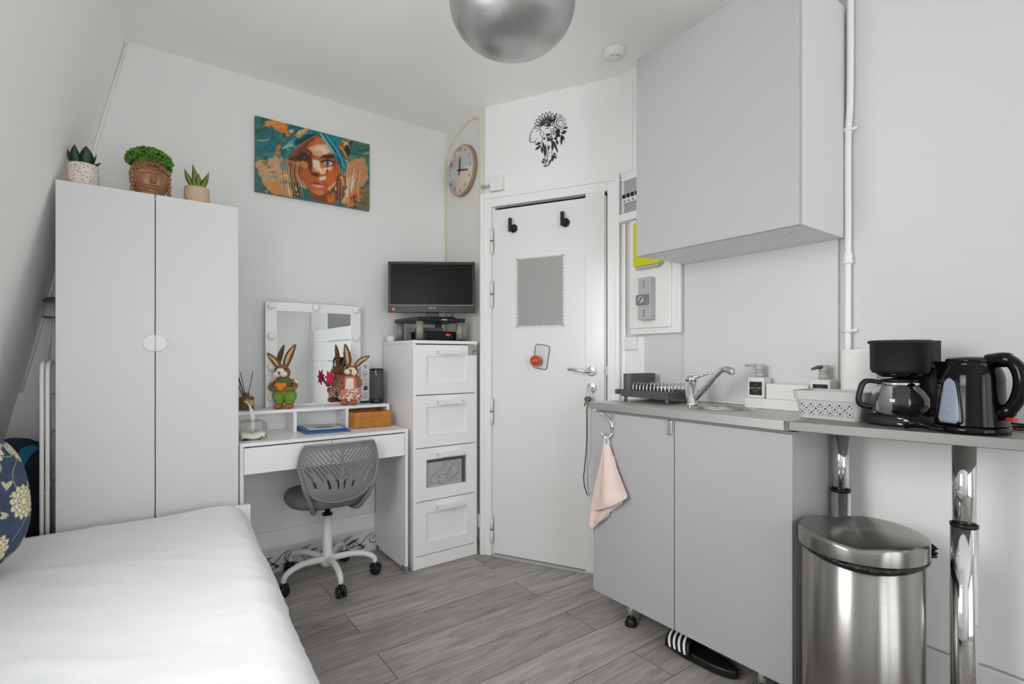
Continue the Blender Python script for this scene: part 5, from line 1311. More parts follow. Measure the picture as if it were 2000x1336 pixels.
# worktop with the round basin cut into it
WT = thing('worktop', 'brushed steel sink worktop with round basin over the base unit', 'worktop', (1.85, 1.2, .918))
ct, cb, c0t, c1t, cn0, cn1 = .948, .918, 1.645, KIT-.001, .772, 1.640
sc, sr = (1.862, 1.135), .112
bm = B(); N_ = 48
circ = [bm.verts.new((sc[0]+sr*math.cos(2*pi*i/N_), sc[1]+sr*math.sin(2*pi*i/N_), ct)) for i in range(N_)]
def sq(a):
    c_, s_ = math.cos(a), math.sin(a)
    kx = ((c1t-sc[0]) if c_ > 0 else (sc[0]-c0t))/abs(c_) if abs(c_) > 1e-6 else 9
    ky = ((cn1-sc[1]) if s_ > 0 else (sc[1]-cn0))/abs(s_) if abs(s_) > 1e-6 else 9
    k = min(kx, ky); return (sc[0]+k*c_, sc[1]+k*s_)
angs = [2*pi*i/N_ for i in range(N_)]
outer = [bm.verts.new((*sq(a), ct)) for a in angs]
corners = {}
for cx, cy in ((c1t,cn1),(c0t,cn1),(c0t,cn0),(c1t,cn0)):
    a = math.atan2(cy-sc[1], cx-sc[0]) % (2*pi); corners[int(a/(2*pi)*N_)] = bm.verts.new((cx, cy, ct))
loop = []
for i in range(N_):
    j = (i+1) % N_; loop.append(outer[i])
    if i in corners: bm.faces.new((circ[i], outer[i], corners[i], outer[j], circ[j])); loop.append(corners[i])
    else: bm.faces.new((circ[i], outer[i], outer[j], circ[j]))
low = [bm.verts.new((v.co.x, v.co.y, cb)) for v in loop]
for i in range(len(loop)):
    j = (i+1) % len(loop); bm.faces.new((loop[i], low[i], low[j], loop[j]))
obj('steel_top', bm, M_steel, WT)
bm = B(); lathe(bm, [(sr+.010,.0008),(sr+.009,.002),(sr+.001,.001),(sr-.004,-.004),(sr-.010,-.05),(sr-.018,-.11),(sr-.04,-.128),(.02,-.132),(0,-.132)], c=(sc[0],sc[1],ct), seg=64); obj('basin', bm, mat('polished_basin_steel', (186,186,184), .18, 1.0, var=.02), WT)
bm = B(); lathe(bm, [(0,-.1315),(.02,-.1315),(.022,-.129),(.0,-.1285)], c=(sc[0],sc[1],ct), seg=24); obj('drain', bm, M_chrome, WT)
bm = B(); box(bm, c0t-.0012, c0t, cn0, cn0+.014, cb, ct+.0005); obj('end_strip', bm, M_chrome, WT)

BT = thing('bar_top', 'narrow brushed steel bar top on round legs, holding coffee maker and kettle', 'worktop', (1.88, .5, .918))
pts = [(1.645,.7715),(1.655,.60),(1.705,.215),(KIT-.001,.215),(KIT-.001,.7715)]
bm = B(); prism(bm, [(x, y, .920+(.7715-y)*.010) for x, y in pts], (0,0,.028)); obj('steel_top', bm, M_dull, BT, bevel=.002)
def barleg(t, n, zt, zj):
    bm = B(); cyl(bm, (t,n,zj-.05), (t,n,zt), .0255, 40); a = obj('leg', bm, M_chrome, BT)
    bm = B(); cyl(bm, (t,n,.012), (t,n,zj), .030, 40); b = obj('leg_sleeve', bm, M_chrome, a)
    bm = B(); lathe(bm, [(.0262,zj-.002),(.0305,zj-.002),(.0305,zj+.006),(.0262,zj+.007)], c=(t,n,0), seg=40); obj('collar', bm, M_black, a)
    bm = B(); cyl(bm, (t,n,0), (t,n,.012), .038, 32); obj('foot', bm, M_black, a)
barleg(1.805, .386, .9235, .694)
barleg(1.931, .7345, .9195, .696)
# basin tap
TP = thing('tap', 'chrome single-lever kitchen tap with raised spout beside the basin', 'tap', (1.868, 1.262, .949))
tc_ = Vector((1.872, 1.272, .9492))
bm = B(); lathe(bm, [(0,0),(.027,0),(.027,.006),(.0235,.010),(.0235,.098),(0,.098)], c=tc_, seg=32); obj('body', bm, M_chrome, TP)
bm = B(); q = B(); 
lathe(bm, [(0,.0985),(.0235,.0985),(.024,.112),(.018,.122),(0,.124)], c=tc_, seg=32)
tube(bm, smooth_path([tc_+Vector((.0,-.0,.114)), tc_+Vector((.012,-.03,.121)), tc_+Vector((.020,-.062,.132)), tc_+Vector((.024,-.085,.134))], 4), [.018]*5+[.014]*4+[.010]*3+[.006], seg=12, flat=.4)
obj('lever', bm, M_chrome, TP)
bm = B(); s0 = tc_+Vector((-.004,-.016,.026)); s1 = tc_+Vector((-.030,-.145,.142))
tube(bm, smooth_path([s0, s0.lerp(s1,.35)+Vector((0,0,-.004)), s0.lerp(s1,.75), s1, s1+Vector((-.004,-.026,.012)), s1+Vector((-.005,-.046,.006))], 5), .0115, seg=14)
obj('spout', bm, M_chrome, TP)
bm = B(); e_ = s1+Vector((-.005,-.046,.007)); cyl(bm, e_+Vector((0,.012,.004)), e_+Vector((-.002,-.016,-.006)), .0145, 20); obj('aerator', bm, M_chrome, TP, bevel=.002)

# dish rack
DRk = thing('dish_rack', 'dark grey dish rack with wire plate holders and cutlery cup beside the tap', 'dish rack', (1.9, 1.46, .949))
rx0, rx1, ry0, ry1 = 1.80, 2.03, 1.335, 1.612
bm = B()
def tray(z0, z1, ins):
    a = [(rx0+ins,ry0+ins),(rx1-ins,ry0+ins),(rx1-ins,ry1-ins),(rx0+ins,ry1-ins)]; b = [(rx0,ry0),(rx1,ry0),(rx1,ry1),(rx0,ry1)]; w = .006
    lo = [bm.verts.new((x,y,z0)) for x,y in a]; hi = [bm.verts.new((x,y,z1)) for x,y in b]
    b2_ = [(rx0+w,ry0+w),(rx1-w,ry0+w),(rx1-w,ry1-w),(rx0+w,ry1-w)]; a2 = [(rx0+ins+w,ry0+ins+w),(rx1-ins-w,ry0+ins+w),(rx1-ins-w,ry1-ins-w),(rx0+ins+w,ry1-ins-w)]
    hi2 = [bm.verts.new((x,y,z1)) for x,y in b2_]; lo2 = [bm.verts.new((x,y,z0+w)) for x,y in a2]
    for i in range(4):
        j = (i+1)%4; bm.faces.new((lo[i],lo[j],hi[j],hi[i])); bm.faces.new((hi[i],hi[j],hi2[j],hi2[i])); bm.faces.new((hi2[i],hi2[j],lo2[j],lo2[i]))
    bm.faces.new(lo); bm.faces.new(lo2)
tray(.968, 1.000, .012)
box(bm, rx0-.002, rx0+.03, ry1, ry1+.016, .978, 1.0005)
tr_o = obj('tray', bm, M_dgrey, DRk, bevel=.002)
for x, y in ((rx0+.02,ry0+.02),(rx0+.02,ry1-.03),(rx1-.03,ry0+.03),(rx1-.03,ry1-.03)):
    bm = B(); cyl(bm, (x,y,.9485), (x,y,.969), .008, 12); obj('foot', bm, M_dgrey, DRk)
for x0 in (1.842, 1.965):
    for i in range(11):
        y = 1.352+.0195*i
        bm = B(); tube(bm, smooth_path([(x0-.013,y,.976),(x0-.012,y,1.015),(x0-.006,y,1.030),(x0+.006,y,1.030),(x0+.012,y,1.015),(x0+.013,y,.976)], 4), .0018, seg=6); obj('wire_loop', bm, M_chrome, DRk)
for x in (1.829, 1.855, 1.952, 1.978):
    bm = B(); cyl(bm, (x,1.345,.985), (x,1.555,.985), .0018, 6); obj('wire_rail', bm, M_chrome, DRk)
bm = B(); a = rrect(1.822, 2.018, 1.562, 1.606, .016, 5); b_in = rrect(1.825, 2.015, 1.565, 1.603, .014, 5)
def tub(bm, a, b_in, z0, z1, zf):
    A = [bm.verts.new((x,y,z0)) for x,y in a]; Bv = [bm.verts.new((x,y,z1)) for x,y in a]; Cc = [bm.verts.new((x,y,z1)) for x,y in b_in]; Dd = [bm.verts.new((x,y,zf)) for x,y in b_in]
    n = len(a)
    for i in range(n):
        j = (i+1)%n; bm.faces.new((A[i],A[j],Bv[j],Bv[i])); bm.faces.new((Bv[i],Bv[j],Cc[j],Cc[i])); bm.faces.new((Cc[i],Cc[j],Dd[j],Dd[i]))
    bm.faces.new(A); bm.faces.new(Dd)
tub(bm, a, b_in, .975, 1.072, .979); obj('cutlery_cup', bm, M_dgrey, DRk)

# soap caddy, two dispensers
M_mwhite = mat('matt_white_plastic', (226,225,221), .5, var=.01)
OG = thing('sink_caddy', 'white stepped countertop caddy against the splashback', 'caddy', (2.01, .95, .949))
bx('low_tray', M_mwhite, OG, 1.962, 2.040, .790, 1.092, .9485, .988, .003)
bx('tall_compartment', M_mwhite, OG, 1.975, 2.040, .858, 1.012, .988, 1.046, .003)
def soap(n, label, words):
    D_ = thing('soap_dispenser', label, 'soap dispenser', (2.0, n, .9885), 0, 'soap dispensers by the sink')
    bx('bottle', M_mwhite, D_, 1.968, 2.030, n-.033, n+.033, .9885, 1.069, .004)
    bm = B(); cyl(bm, (2.0,n,1.069), (2.0,n,1.088), .0165, 24); cyl(bm, (2.0,n,1.088), (2.0,n,1.098), .0145, 24); obj('collar', bm, M_lgrey, D_)
    bm = B(); cyl(bm, (2.0,n,1.0985), (2.0,n,1.121), .0175, 24, r2=.0155); pu = obj('pump_head', bm, M_lgrey, D_, bevel=.002)
    return D_, pu
d1, pu = soap(1.050, 'white square soap dispenser with black label, nearer the tap', 0)
bm = B(); tube(bm, [(1.997,1.06,1.1165),(1.992,1.085,1.1175),(1.988,1.104,1.115)], [.007,.006,.0045], seg=10); obj('nozzle', bm, M_lgrey, pu)
d2, pu2 = soap(.815, 'white square soap dispenser with dark label, behind the perforated basket', 0)
bm = B(); tube(bm, [(1.99,.815,1.113),(1.97,.825,1.112),(1.952,.834,1.106)], [.007,.006,.005], seg=10); obj('nozzle', bm, M_dgrey, pu2)
for D_, n in ((d1,1.050),(d2,.815)):
    lb = bx('label', M_bmatte, D_, 1.9668, 1.9680, n-.026, n+.024, 1.000, 1.052, 0)
    txt('print', 'BODY WASH' if n > 1 else 'HAND WASH', .008, face_M((1.9665, n, 1.027), (0,-1,0)), M_lgrey, lb, .0001)
    bm = B()
    for z, w in ((1.041,.008),(1.0185,.013),(1.014,.010),(1.007,.006)): box(bm, 1.9665, 1.9668, n-w-.001, n+w-.001, z, z+.0012)
    obj('fine_print', bm, M_mgrey, lb)

# perforated basket
PBk = thing('storage_basket', 'light grey plastic basket with perforated lattice sides on the counter', 'basket', (1.85, .71, .949))
M_bsk = mat('pale_grey_basket', (196,196,194), .5, var=.02)
def rr3(x0, x1, y0, y1, r, z): return [Vector((x, y, z)) for x, y in rrect(x0, x1, y0, y1, r, 6)]
zl, zh = .9495, 1.012
bo = (1.782, 1.905, .630, .806); to = (1.772, 1.915, .620, .816); rm = (1.767, 1.920, .615, .821)
def skin(bm, A, Bq, rev=False):
    a = [bm.verts.new(p) for p in A]; b = [bm.verts.new(p) for p in Bq]; n = len(a)
    for i in range(n): bm.faces.new((a[i], a[(i+1)%n], b[(i+1)%n], b[i]))
    return a, b
ins = lambda q, d: (q[0]+d, q[1]-d, q[2]+d, q[3]-d)
bm = B()
skin(bm, rr3(*bo,.022,zl), rr3(*to,.024,zh)); skin(bm, rr3(*ins(bo,.0025),.02,zl+.003), rr3(*ins(to,.0025),.022,zh))
bm.faces.new([bm.verts.new(p) for p in rr3(*bo,.022,zl)]); bm.faces.new([bm.verts.new(p) for p in rr3(*ins(bo,.0025),.02,zl+.003)])
bk_ = obj('body', bm, M_bsk, PBk)
bm = B()
skin(bm, rr3(*rm,.026,zh-.001), rr3(*ins(rm,-.002),.027,zh+.028)); skin(bm, rr3(*ins(rm,.004),.023,zh-.001), rr3(*ins(rm,.003),.023,zh+.028))
skin(bm, rr3(*rm,.026,zh-.001), rr3(*ins(rm,.004),.023,zh-.001)); skin(bm, rr3(*ins(rm,-.002),.027,zh+.028), rr3(*ins(rm,.003),.023,zh+.028))
obj('rim', bm, M_bsk, PBk)
# lattice: dark perforations and the raised links around them
def lat(face, u, v, r, kind):
    k = (v-zl)/(zh-zl)
    if face == 'f': x = bo[0]+(to[0]-bo[0])*k-.0004; o = Vector((x, u, v)); du, dn = Vector((0,1,0)), Vector((-1,0,0))
    else: y = bo[2]+(to[2]-bo[2])*k-.0004; o = Vector((u, y, v)); du, dn = Vector((1,0,0)), Vector((0,-1,0))
    if kind == 'h':
        bm.faces.new([bm.verts.new(o+dn*.0001+du*a+Vector((0,0,b))) for a, b in ((r,0),(0,r),(-r,0),(0,-r))]).material_index = 1
    else:
        for sx in (-1,1):
            for sz in (-1,1):
                p0 = o+dn*.0004+du*(sx*r*.35)+Vector((0,0,sz*r*1.0)); p1 = o+dn*.0004+du*(sx*r*1.0)+Vector((0,0,sz*r*.35))
                d_ = (p1-p0).normalized(); nn = d_.cross(dn)*.0011
                bm.faces.new([bm.verts.new(q) for q in (p0+nn, p1+nn, p1-nn, p0-nn)]).material_index = 2
for face, u0, u1 in (('f', bo[2]+.020, bo[3]-.016), ('s', bo[0]+.020, bo[1]-.018)):
    bm = B(); nn_ = int((u1-u0)/.0235)
    for i in range(nn_+1):
        u = u0+(u1-u0)*i/nn_
        for v, sh_ in ((zl+.047,0),(zl+.034,.5),(zl+.021,0)):
            uu = u+sh_*(u1-u0)/nn_
            if uu > u1+.002: continue
            lat(face, uu, v, .0034, 'h'); lat(face, uu, v, .0092, 'l')
    obj('lattice', bm, [M_bsk, M_dark, mat('basket_slot_grey', (128,128,127), .6)], PBk)

# kitchen roll
KR = thing('kitchen_roll', 'white paper towel roll standing behind the coffee maker', 'kitchen roll', (1.985, .705, .949))
bm = B(); lathe(bm, [(.019,0),(.050,0),(.0505,.003),(.0505,.222),(.050,.225),(.019,.225),(.019,0)], c=(1.985,.700,.9495), seg=48); obj('roll', bm, mat('white_paper_towel', (242,240,236), .95, bump=.25, bscale=120), KR)
bm = B(); lathe(bm, [(.0185,.0),(.0185,.2255),(.017,.2255),(.017,.0)], c=(1.985,.700,.9495), seg=24); obj('core', bm, mat('cardboard', (176,146,112), .9), KR)

# coffee maker (local: -y is its front)
CM = thing('coffee_maker', 'black drip coffee maker with glass jug on the steel bar top', 'coffee maker', (0,0,0))
bm = B(); lathe(bm, [(0,0),(.078,0),(.080,.004),(.078,.024),(.070,.026),(0,.026)], seg=48)
box(bm, -.060, .060, .02, .105, 0, .026); obj('base', bm, M_bmatte, CM, local=True)
bm = B(); lathe(bm, [(0,.0262),(.062,.0262),(.063,.028),(0,.028)], seg=40); obj('hot_plate', bm, M_black, CM, local=True)
bm = B(); a = rrect(-.062,.062,.060,.092,.014,4); prism(bm, [(x,y,.0262) for x,y in a], (0,0,.14)); obj('water_tank', bm, M_bmatte, CM, local=True, bevel=.002)
bm = B(); prof = [(0,.150),(.066,.150),(.0715,.160),(.0725,.236),(.078,.238),(.078,.244),(.073,.246),(0,.246)]; lathe(bm, prof, seg=56)
a = rrect(-.064,.064,.03,.092,.014,4); prism(bm, [(x,y,.1665) for x,y in a], (0,0,.078)); obj('brew_head', bm, M_bmatte, CM, local=True)
bm = B(); lathe(bm, [(0,.136),(.046,.138),(.060,.149),(0,.1495)], seg=40); obj('filter_base', bm, M_bgloss, CM, local=True)
# glass jug
JU = B(); pr2 = [(0,.0285),(.052,.0285),(.063,.036),(.072,.056),(.071,.078),(.060,.100),(.046,.114),(.044,.120),(.047,.124)]
inn = [(.0455,.124),(.0425,.120),(.0445,.114),(.0585,.099),(.0695,.078),(.0705,.056),(.0615,.037),(.051,.030),(0,.030)]
lathe(JU, pr2+inn, seg=56); ju = obj('glass_jug', JU, M_glass, CM, local=True)
bm = B(); lathe(bm, [(.0475,.113),(.050,.114),(.050,.122),(.0475,.1235)], seg=48); obj('jug_band', bm, M_chrome, ju, local=True)
bm = B(); lathe(bm, [(0,.1245),(.045,.1245),(.046,.131),(.02,.1345),(0,.135)], seg=40); obj('jug_lid', bm, M_black, ju, local=True)
bm = B(); tube(bm, smooth_path([(-.62*r_, -.785*r_, z_) for r_, z_ in ((.045,.121),(.078,.126),(.094,.118),(.103,.088),(.105,.066),(.098,.054),(.073,.048))], 5), [.008]*6+[.010]*20+[.011]*5, seg=10, flat=.8); obj('jug_handle', bm, M_black, ju, local=True)
CM.location = (1.818, .535, .9525); CM.rotation_euler = (0,0,math.radians(-104))

# kettle (local: spout toward -x, handle toward +x, window faces -y)
KE = thing('kettle', 'glossy black electric kettle with grey water gauge at the right end', 'kettle', (0,0,0))
def kr(z): 
    u = (z-.018)/.165; return .075-.007*u-.003*math.sin(pi*u)
bm = B(); rows = []; nseg = 56
zs_ = [.018,.02,.03,.06,.09,.12,.14,.155,.168,.178,.183]
for z in zs_:
    row = []
    for i in range(nseg):
        a = 2*pi*i/nseg; r = kr(z)
        sp = max(0, math.cos(a-pi))**10*max(0,(z-.10)/.083)**2*.042
        top = -.012*math.sin((z-.15)/.033*pi/2) if z > .15 else 0
        row.append(bm.verts.new(((r+top+sp)*math.cos(a), (r+top)*math.sin(a), z)))
    rows.append(row)
for a, b in zip(rows, rows[1:]):
    for i in range(nseg):
        j = (i+1)%nseg; f = bm.faces.new((a[i],a[j],b[j],b[i])); f.smooth = True
bm.faces.new(list(reversed(rows[0]))); bm.faces.new(rows[-1]); obj('body', bm, M_bgloss, KE, local=True)
bm = B(); lathe(bm, [(0,.1832),(.050,.1832),(.050,.188),(.040,.194),(0,.197)], seg=40, sx=1.05); box(bm, -.012, .012, -.054, -.046, .183, .190); obj('lid', bm, M_bgloss, KE, local=True, bevel=.001)
bm = B(); tube(bm, smooth_path([(.040,0,.184),(.078,0,.188),(.099,0,.174),(.109,0,.146),(.108,0,.114),(.099,0,.084),(.085,0,.064),(.068,0,.052)], 6), [.017]*8+[.014]*28+[.017]*7, seg=14, flat=1.1); obj('handle', bm, M_bgloss, KE, local=True)
# water gauge follows the body
def wpatch(a0, a1, z0, z1, off, n=14, m_=12):
    bm = B(); g = []
    for j in range(m_+1):
        v = j/m_; z = z0+(z1-z0)*v; w = (1-.55*v**1.6)*(1-max(0,(v-.9)/.1)**2*.8)*(1-max(0,(.06-v)/.06)*.3); row = []
        for i in range(n+1):
            u = (i/n*2-1)*w; a = (a0+a1)/2+(a1-a0)/2*u; r = kr(z)+off
            row.append(bm.verts.new((r*math.cos(a), r*math.sin(a), z)))
        g.append(row)
    for j in range(m_):
        for i in range(n): bm.faces.new((g[j][i],g[j][i+1],g[j+1][i+1],g[j+1][i])).smooth = True
    return bm
A0, A1 = math.radians(-112), math.radians(-72)
o = obj('gauge_frame', wpatch(A0-.10, A1+.10, .018, .148, .0006), M_bgloss, KE, local=True); s_ = o.modifiers.new('s','SOLIDIFY'); s_.thickness = .002; s_.offset = 1
o = obj('water_gauge', wpatch(A0, A1, .024, .140, .003), mat('frosted_blue_grey_gauge', (146,154,172), .35, var=.03), KE, local=True); s_ = o.modifiers.new('s','SOLIDIFY'); s_.thickness = .0016; s_.offset = 1
bm = B()
for z in (.06,.08,.10,.12):
    a_m = (A0+A1)/2
    for k in range(4):
        a = a_m-.05+.03*k; r = kr(z)+.0052; v = [bm.verts.new((r*math.cos(a+da), r*math.sin(a+da), z+dz)) for da, dz in ((0,0),(.025,0),(.025,.0015),(0,.0015))]; bm.faces.new(v)
obj('gauge_marks', bm, mat('gauge_print', (190,196,208), .5), KE, local=True)
bm = B(); box(bm, .082, .100, -.009, .009, .036, .046); obj('switch', bm, mat('red_switch', (176,40,24), .3), KE, local=True, bevel=.003)
bm = B(); lathe(bm, [(0,0),(.077,0),(.079,.003),(.078,.012),(.075,.0165),(0,.017)], seg=48); obj('base', bm, M_bgloss, KE, local=True)
KE.location = (1.774, .366, .9545); KE.rotation_euler = (0,0,math.radians(-112))
# mains lead of the coffee maker with its plug
PL = thing('power_plug', 'black mains plug and lead lying in front of the coffee maker', 'plug', (1.70, .44, .95))
p0 = Vector((1.684, .482, .9725)); dr_ = Vector((-.25, .80, .10)).normalized()
bm = B(); tube(bm, smooth_path([p0-dr_*.052+Vector((0,0,-.004)), p0-dr_*.03, p0-dr_*.008, p0], 4), [.006]*4+[.010]*4+[.0175]*4+[.0185], seg=14); obj('plug_body', bm, M_bgloss, PL)
for s in (-1,1):
    q = Vector((.55*s,.17*s,.6*s)).normalized()*.0095
    bm = B(); cyl(bm, p0+q, p0+q+dr_*.019, .0024, 10); obj('pin', bm, M_chrome, PL)
bm = B(); sdv = Vector((-.5,.05,.2)).normalized()*.018; cyl(bm, p0-dr_*.012+sdv*.95, p0-dr_*.002+sdv*1.05, .0035, 8); obj('earth_clip', bm, M_chrome, PL)
bm = B(); pe = p0-dr_*.052+Vector((0,0,-.004))
tube(bm, smooth_path([pe, pe+Vector((.015,-.03,-.004)), (1.735,.4475,.960), (1.77,.4475,.9572), (1.81,.4475,.957)], 6), .0032, seg=8); obj('lead', bm, M_black, PL)
PL2 = thing('cable', 'black kettle lead coiled on the bar top behind the kettle base', 'cable', (1.86, .27, .953))
bm = B(); tube(bm, smooth_path([(1.868,.300,.960),(1.885,.270,.959),(1.91,.25,.958),(1.93,.28,.958),(1.90,.305,.962),(1.895,.262,.965),(1.93,.235,.959),(1.98,.26,.959),(2.03,.33,.959)], 6), .0035, seg=8); obj('lead', bm, M_black, PL2)

# ================================================================== TOWEL HOOK AND TOWEL
TH_ = thing('towel_hook', 'steel over-door double hook at the base unit\'s left corner', 'hook', (1.655, 1.52, .78))
hn = 1.512
bx('plate', M_steel, TH_, 1.6565, 1.6597, hn-.010, hn+.014, .805, .908, .001)
bm = B(); tube(bm, smooth_path([(1.6565,hn+.002,.845),(1.650,hn+.010,.872),(1.638,hn+.030,.896),(1.630,hn+.044,.906)], 5), [.006]*6+[.005]*10, seg=10); obj('upper_prong', bm, M_chrome, TH_)
bm = B(); tube(bm, smooth_path([(1.6565,hn+.004,.822),(1.646,hn+.010,.806),(1.634,hn+.020,.802),(1.626,hn+.030,.812),(1.622,hn+.036,.824)], 5), .005, seg=10); obj('lower_prong', bm, M_chrome, TH_)
M_tow = mat('pale_pink_waffle_cotton', (233,211,202), .95, bump=.35, bscale=350)
TW_ = thing('hand_towel', 'pale pink hand towel hanging from the hook at the base unit corner', 'towel', (1.63, 1.52, .39))
def TP_(px, py, t): return on_t(px, py, t)
rowsT = []
# each row: left edge, right edge in the plane near the door front, with folds in depth
spec = [((1179,864),(1190,868)),((1176,880),(1194,878)),((1172,905),(1202,905)),((1167,935),(1212,932)),((1161,962),(1222,955)),((1158,975),(1227,968))]
bm = B(); rr_ = []
for (l, r) in spec:
    row = []; L_ = on_t(*l, 1.630); R_2 = on_t(*r, 1.640)
    for k in range(15):
        u = k/14; p = L_.lerp(R_2, u); wd = (R_2-L_).length
        p.x += -.10*wd*math.sin(u*pi)*.7+.05*wd*math.sin(u*3*pi+.6); row.append(bm.verts.new(p))
    rr_.append(row)
last = []
for k in range(15):
    u = k/14; l, r = (1158,1000), (1226,970); mpx = l[0]+(r[0]-l[0])*u; mpy = 1000-(1000-972)*u+4*math.sin(u*pi)
    last.append(bm.verts.new(on_t(mpx, mpy, 1.632-.03*math.sin(u*pi))))
rr_.append(last)
for a, b in zip(rr_, rr_[1:]):
    for k in range(14): bm.faces.new((a[k],a[k+1],b[k+1],b[k])).smooth = True
o = obj('front_fold', bm, M_tow, TW_); s_ = o.modifiers.new('s','SOLIDIFY'); s_.thickness = .004; s_.offset = 0; ss = o.modifiers.new('ss','SUBSURF'); ss.levels = 1; ss.render_levels = 2
bm = B(); rr_ = []
for l, r, tl_, trr in (((1176,890),(1198,890),1.642,1.648),((1164,940),(1206,940),1.640,1.648),((1157,980),(1213,975),1.636,1.648),((1152,1010),(1213,985),1.630,1.648),((1149,1028),(1190,1000),1.630,1.646),((1155,1034),(1188,1008),1.634,1.646)):
    row = []; L_ = on_t(*l, tl_); R_2 = on_t(*r, trr)
    for k in range(13):
        u = k/12; p = L_.lerp(R_2, u); p.x += .010*math.sin(u*2.5*pi)-.003; row.append(bm.verts.new(p))
    rr_.append(row)
for a, b in zip(rr_, rr_[1:]):
    for k in range(12): bm.faces.new((a[k],a[k+1],b[k+1],b[k])).smooth = True
o = obj('back_fold', bm, M_tow, TW_); s_ = o.modifiers.new('s','SOLIDIFY'); s_.thickness = .004; s_.offset = 0
bm = B(); hp = on_t(1184, 866, 1.631); tube(bm, smooth_path([hp+Vector((0,.012,-.004)), hp+Vector((-.004,.004,.02)), Vector((1.630,hn+.024,.808)), hp+Vector((.004,-.006,.02)), hp+Vector((0,-.012,-.004))], 5), .0028, seg=8); obj('hanging_loop', bm, M_wplas, TW_)

# ================================================================== BIN, SANDALS
BN = thing('pedal_bin', 'brushed steel pedal bin with domed lid under the bar top', 'bin', (1.70, .598, 0))
bc_ = (1.706, .596, 0)
bm = B(); lathe(bm, [(0,.012),(.148,.012),(.150,.02),(.150,.585),(.146,.588),(.143,.588),(.143,.03),(0,.03)], c=bc_, seg=96); obj('body', bm, M_bin, BN)
bm = B(); lathe(bm, [(0,0),(.152,0),(.153,.012),(.151,.022),(.1505,.0225),(.1505,.02),(0,.013)], c=bc_, seg=64); obj('base_ring', bm, M_black, BN)
bm = B(); g = []
nr, na = 14, 96
fa = math.radians(31)       # direction of the lid crease
fx, fy = math.cos(fa), math.sin(fa)
for j in range(nr+1):
    r = .158*(j/nr); row = []
    for i in range(na):
        a = 2*pi*i/na; x, y = r*math.cos(a), r*math.sin(a); q = x*(-fy)+y*fx-.021
        q -= .10*(x*fx+y*fy)**2/.158
        z = .632+.012*(1-(r/.158)**2)**.5+.15*min(abs(q), .07)*(.8 if q > 0 else 1.1)+.05*(x*.62+y*.2)*.35
        row.append(bm.verts.new((bc_[0]+x, bc_[1]+y, z)))
    g.append(row)
rim = [bm.verts.new((v.co.x+(v.co.x-bc_[0])*.012, v.co.y+(v.co.y-bc_[1])*.012, v.co.z-.006)) for v in g[-1]]
rim2 = [bm.verts.new((v.co.x, v.co.y, .600+.04*((v.co.x-bc_[0])*.62))) for v in rim]
g += [rim, rim2]
for a, b in zip(g, g[1:]):
    for i in range(na):
        j = (i+1)%na
        try: f = bm.faces.new((a[i],a[j],b[j],b[i])); f.smooth = True
        except ValueError: pass
bmesh.ops.remove_doubles(bm, verts=bm.verts, dist=1e-5)
lid = obj('lid', bm, M_bin, BN)
M_bagp = mat('black_bin_liner', (16,16,17), .35, bump=.8, bscale=60)
bm = B(); ring = []; rr_ = []
for i in range(140):
    a = 2*pi*i/140; jx = noise.noise(Vector((math.cos(a)*7, math.sin(a)*7, .3))); sag = max(0, math.cos(a-math.radians(205)))**3
    ring.append((bc_[0]+(.1525+abs(jx)*.002)*math.cos(a), bc_[1]+(.1525+abs(jx)*.002)*math.sin(a), .594+jx*.003-.010*sag)); rr_.append(.006+.006*sag+.002*jx)
tube(bm, ring, rr_, seg=8, closed=True)
for k in range(26):
    a = math.radians(random.uniform(-66,-36)); b0 = Vector((bc_[0]+.153*math.cos(a), bc_[1]+.153*math.sin(a), .600+random.uniform(-.006,.014))); blade(bm, bend(b0, b0+Vector((.01,-.012,.008)), b0+Vector((random.uniform(0,.016),-.02+random.uniform(-.008,.006),random.uniform(-.014,.018))), 5), .016, (random.random()-.5,random.random()-.5,1), .0012)
obj('liner', bm, M_bagp, BN)
bm = B(); box(bm, bc_[0]-.03, bc_[0]+.03, bc_[1]-.0, bc_[1]+.0+.001, .0, .001)
bm.free()
SDL = thing('sandal', 'black slide sandal with white stripes under the base unit', 'sandal', (1.735, 1.13, 0))
M_rub = mat('black_rubber', (20,20,21), .4, bump=.1, bscale=200)
def sole(x, y0, y1):      # outline seen from above, long axis along y
    pts = []
    for i in range(28):
        a = 2*pi*i/28; yy = math.cos(a); w = .050*(1-.12*math.exp(-((yy+.1)/.35)**2)+.06*yy)
        pts.append((x+w*math.sin(a)*1.0, (y0+y1)/2+(y1-y0)/2*yy))
    return pts
sx_ = 1.728; so_ = sole(sx_, .985, 1.278)
bm = B(); prism(bm, [(x,y,.001) for x,y in so_], (0,0,.034)); sl = obj('sole', bm, M_rub, SDL, bevel=.010, bseg=4)
bm = B(); g = []
for j in range(13):
    y = 1.145+.105*j/12; row = []
    for i in range(17):
        a = pi*i/16; row.append(bm.verts.new((sx_-.0535*math.cos(a), y+.012*math.sin(a), .022+.052*math.sin(a)**.8*(1-.25*(j/12)))))
    g.append(row)
for a, b in zip(g, g[1:]):
    for i in range(16): bm.faces.new((a[i],a[i+1],b[i+1],b[i])).smooth = True
stp = obj('strap', bm, M_rub, SDL); s_ = stp.modifiers.new('s','SOLIDIFY'); s_.thickness = .006; s_.offset = 1
bm = B()
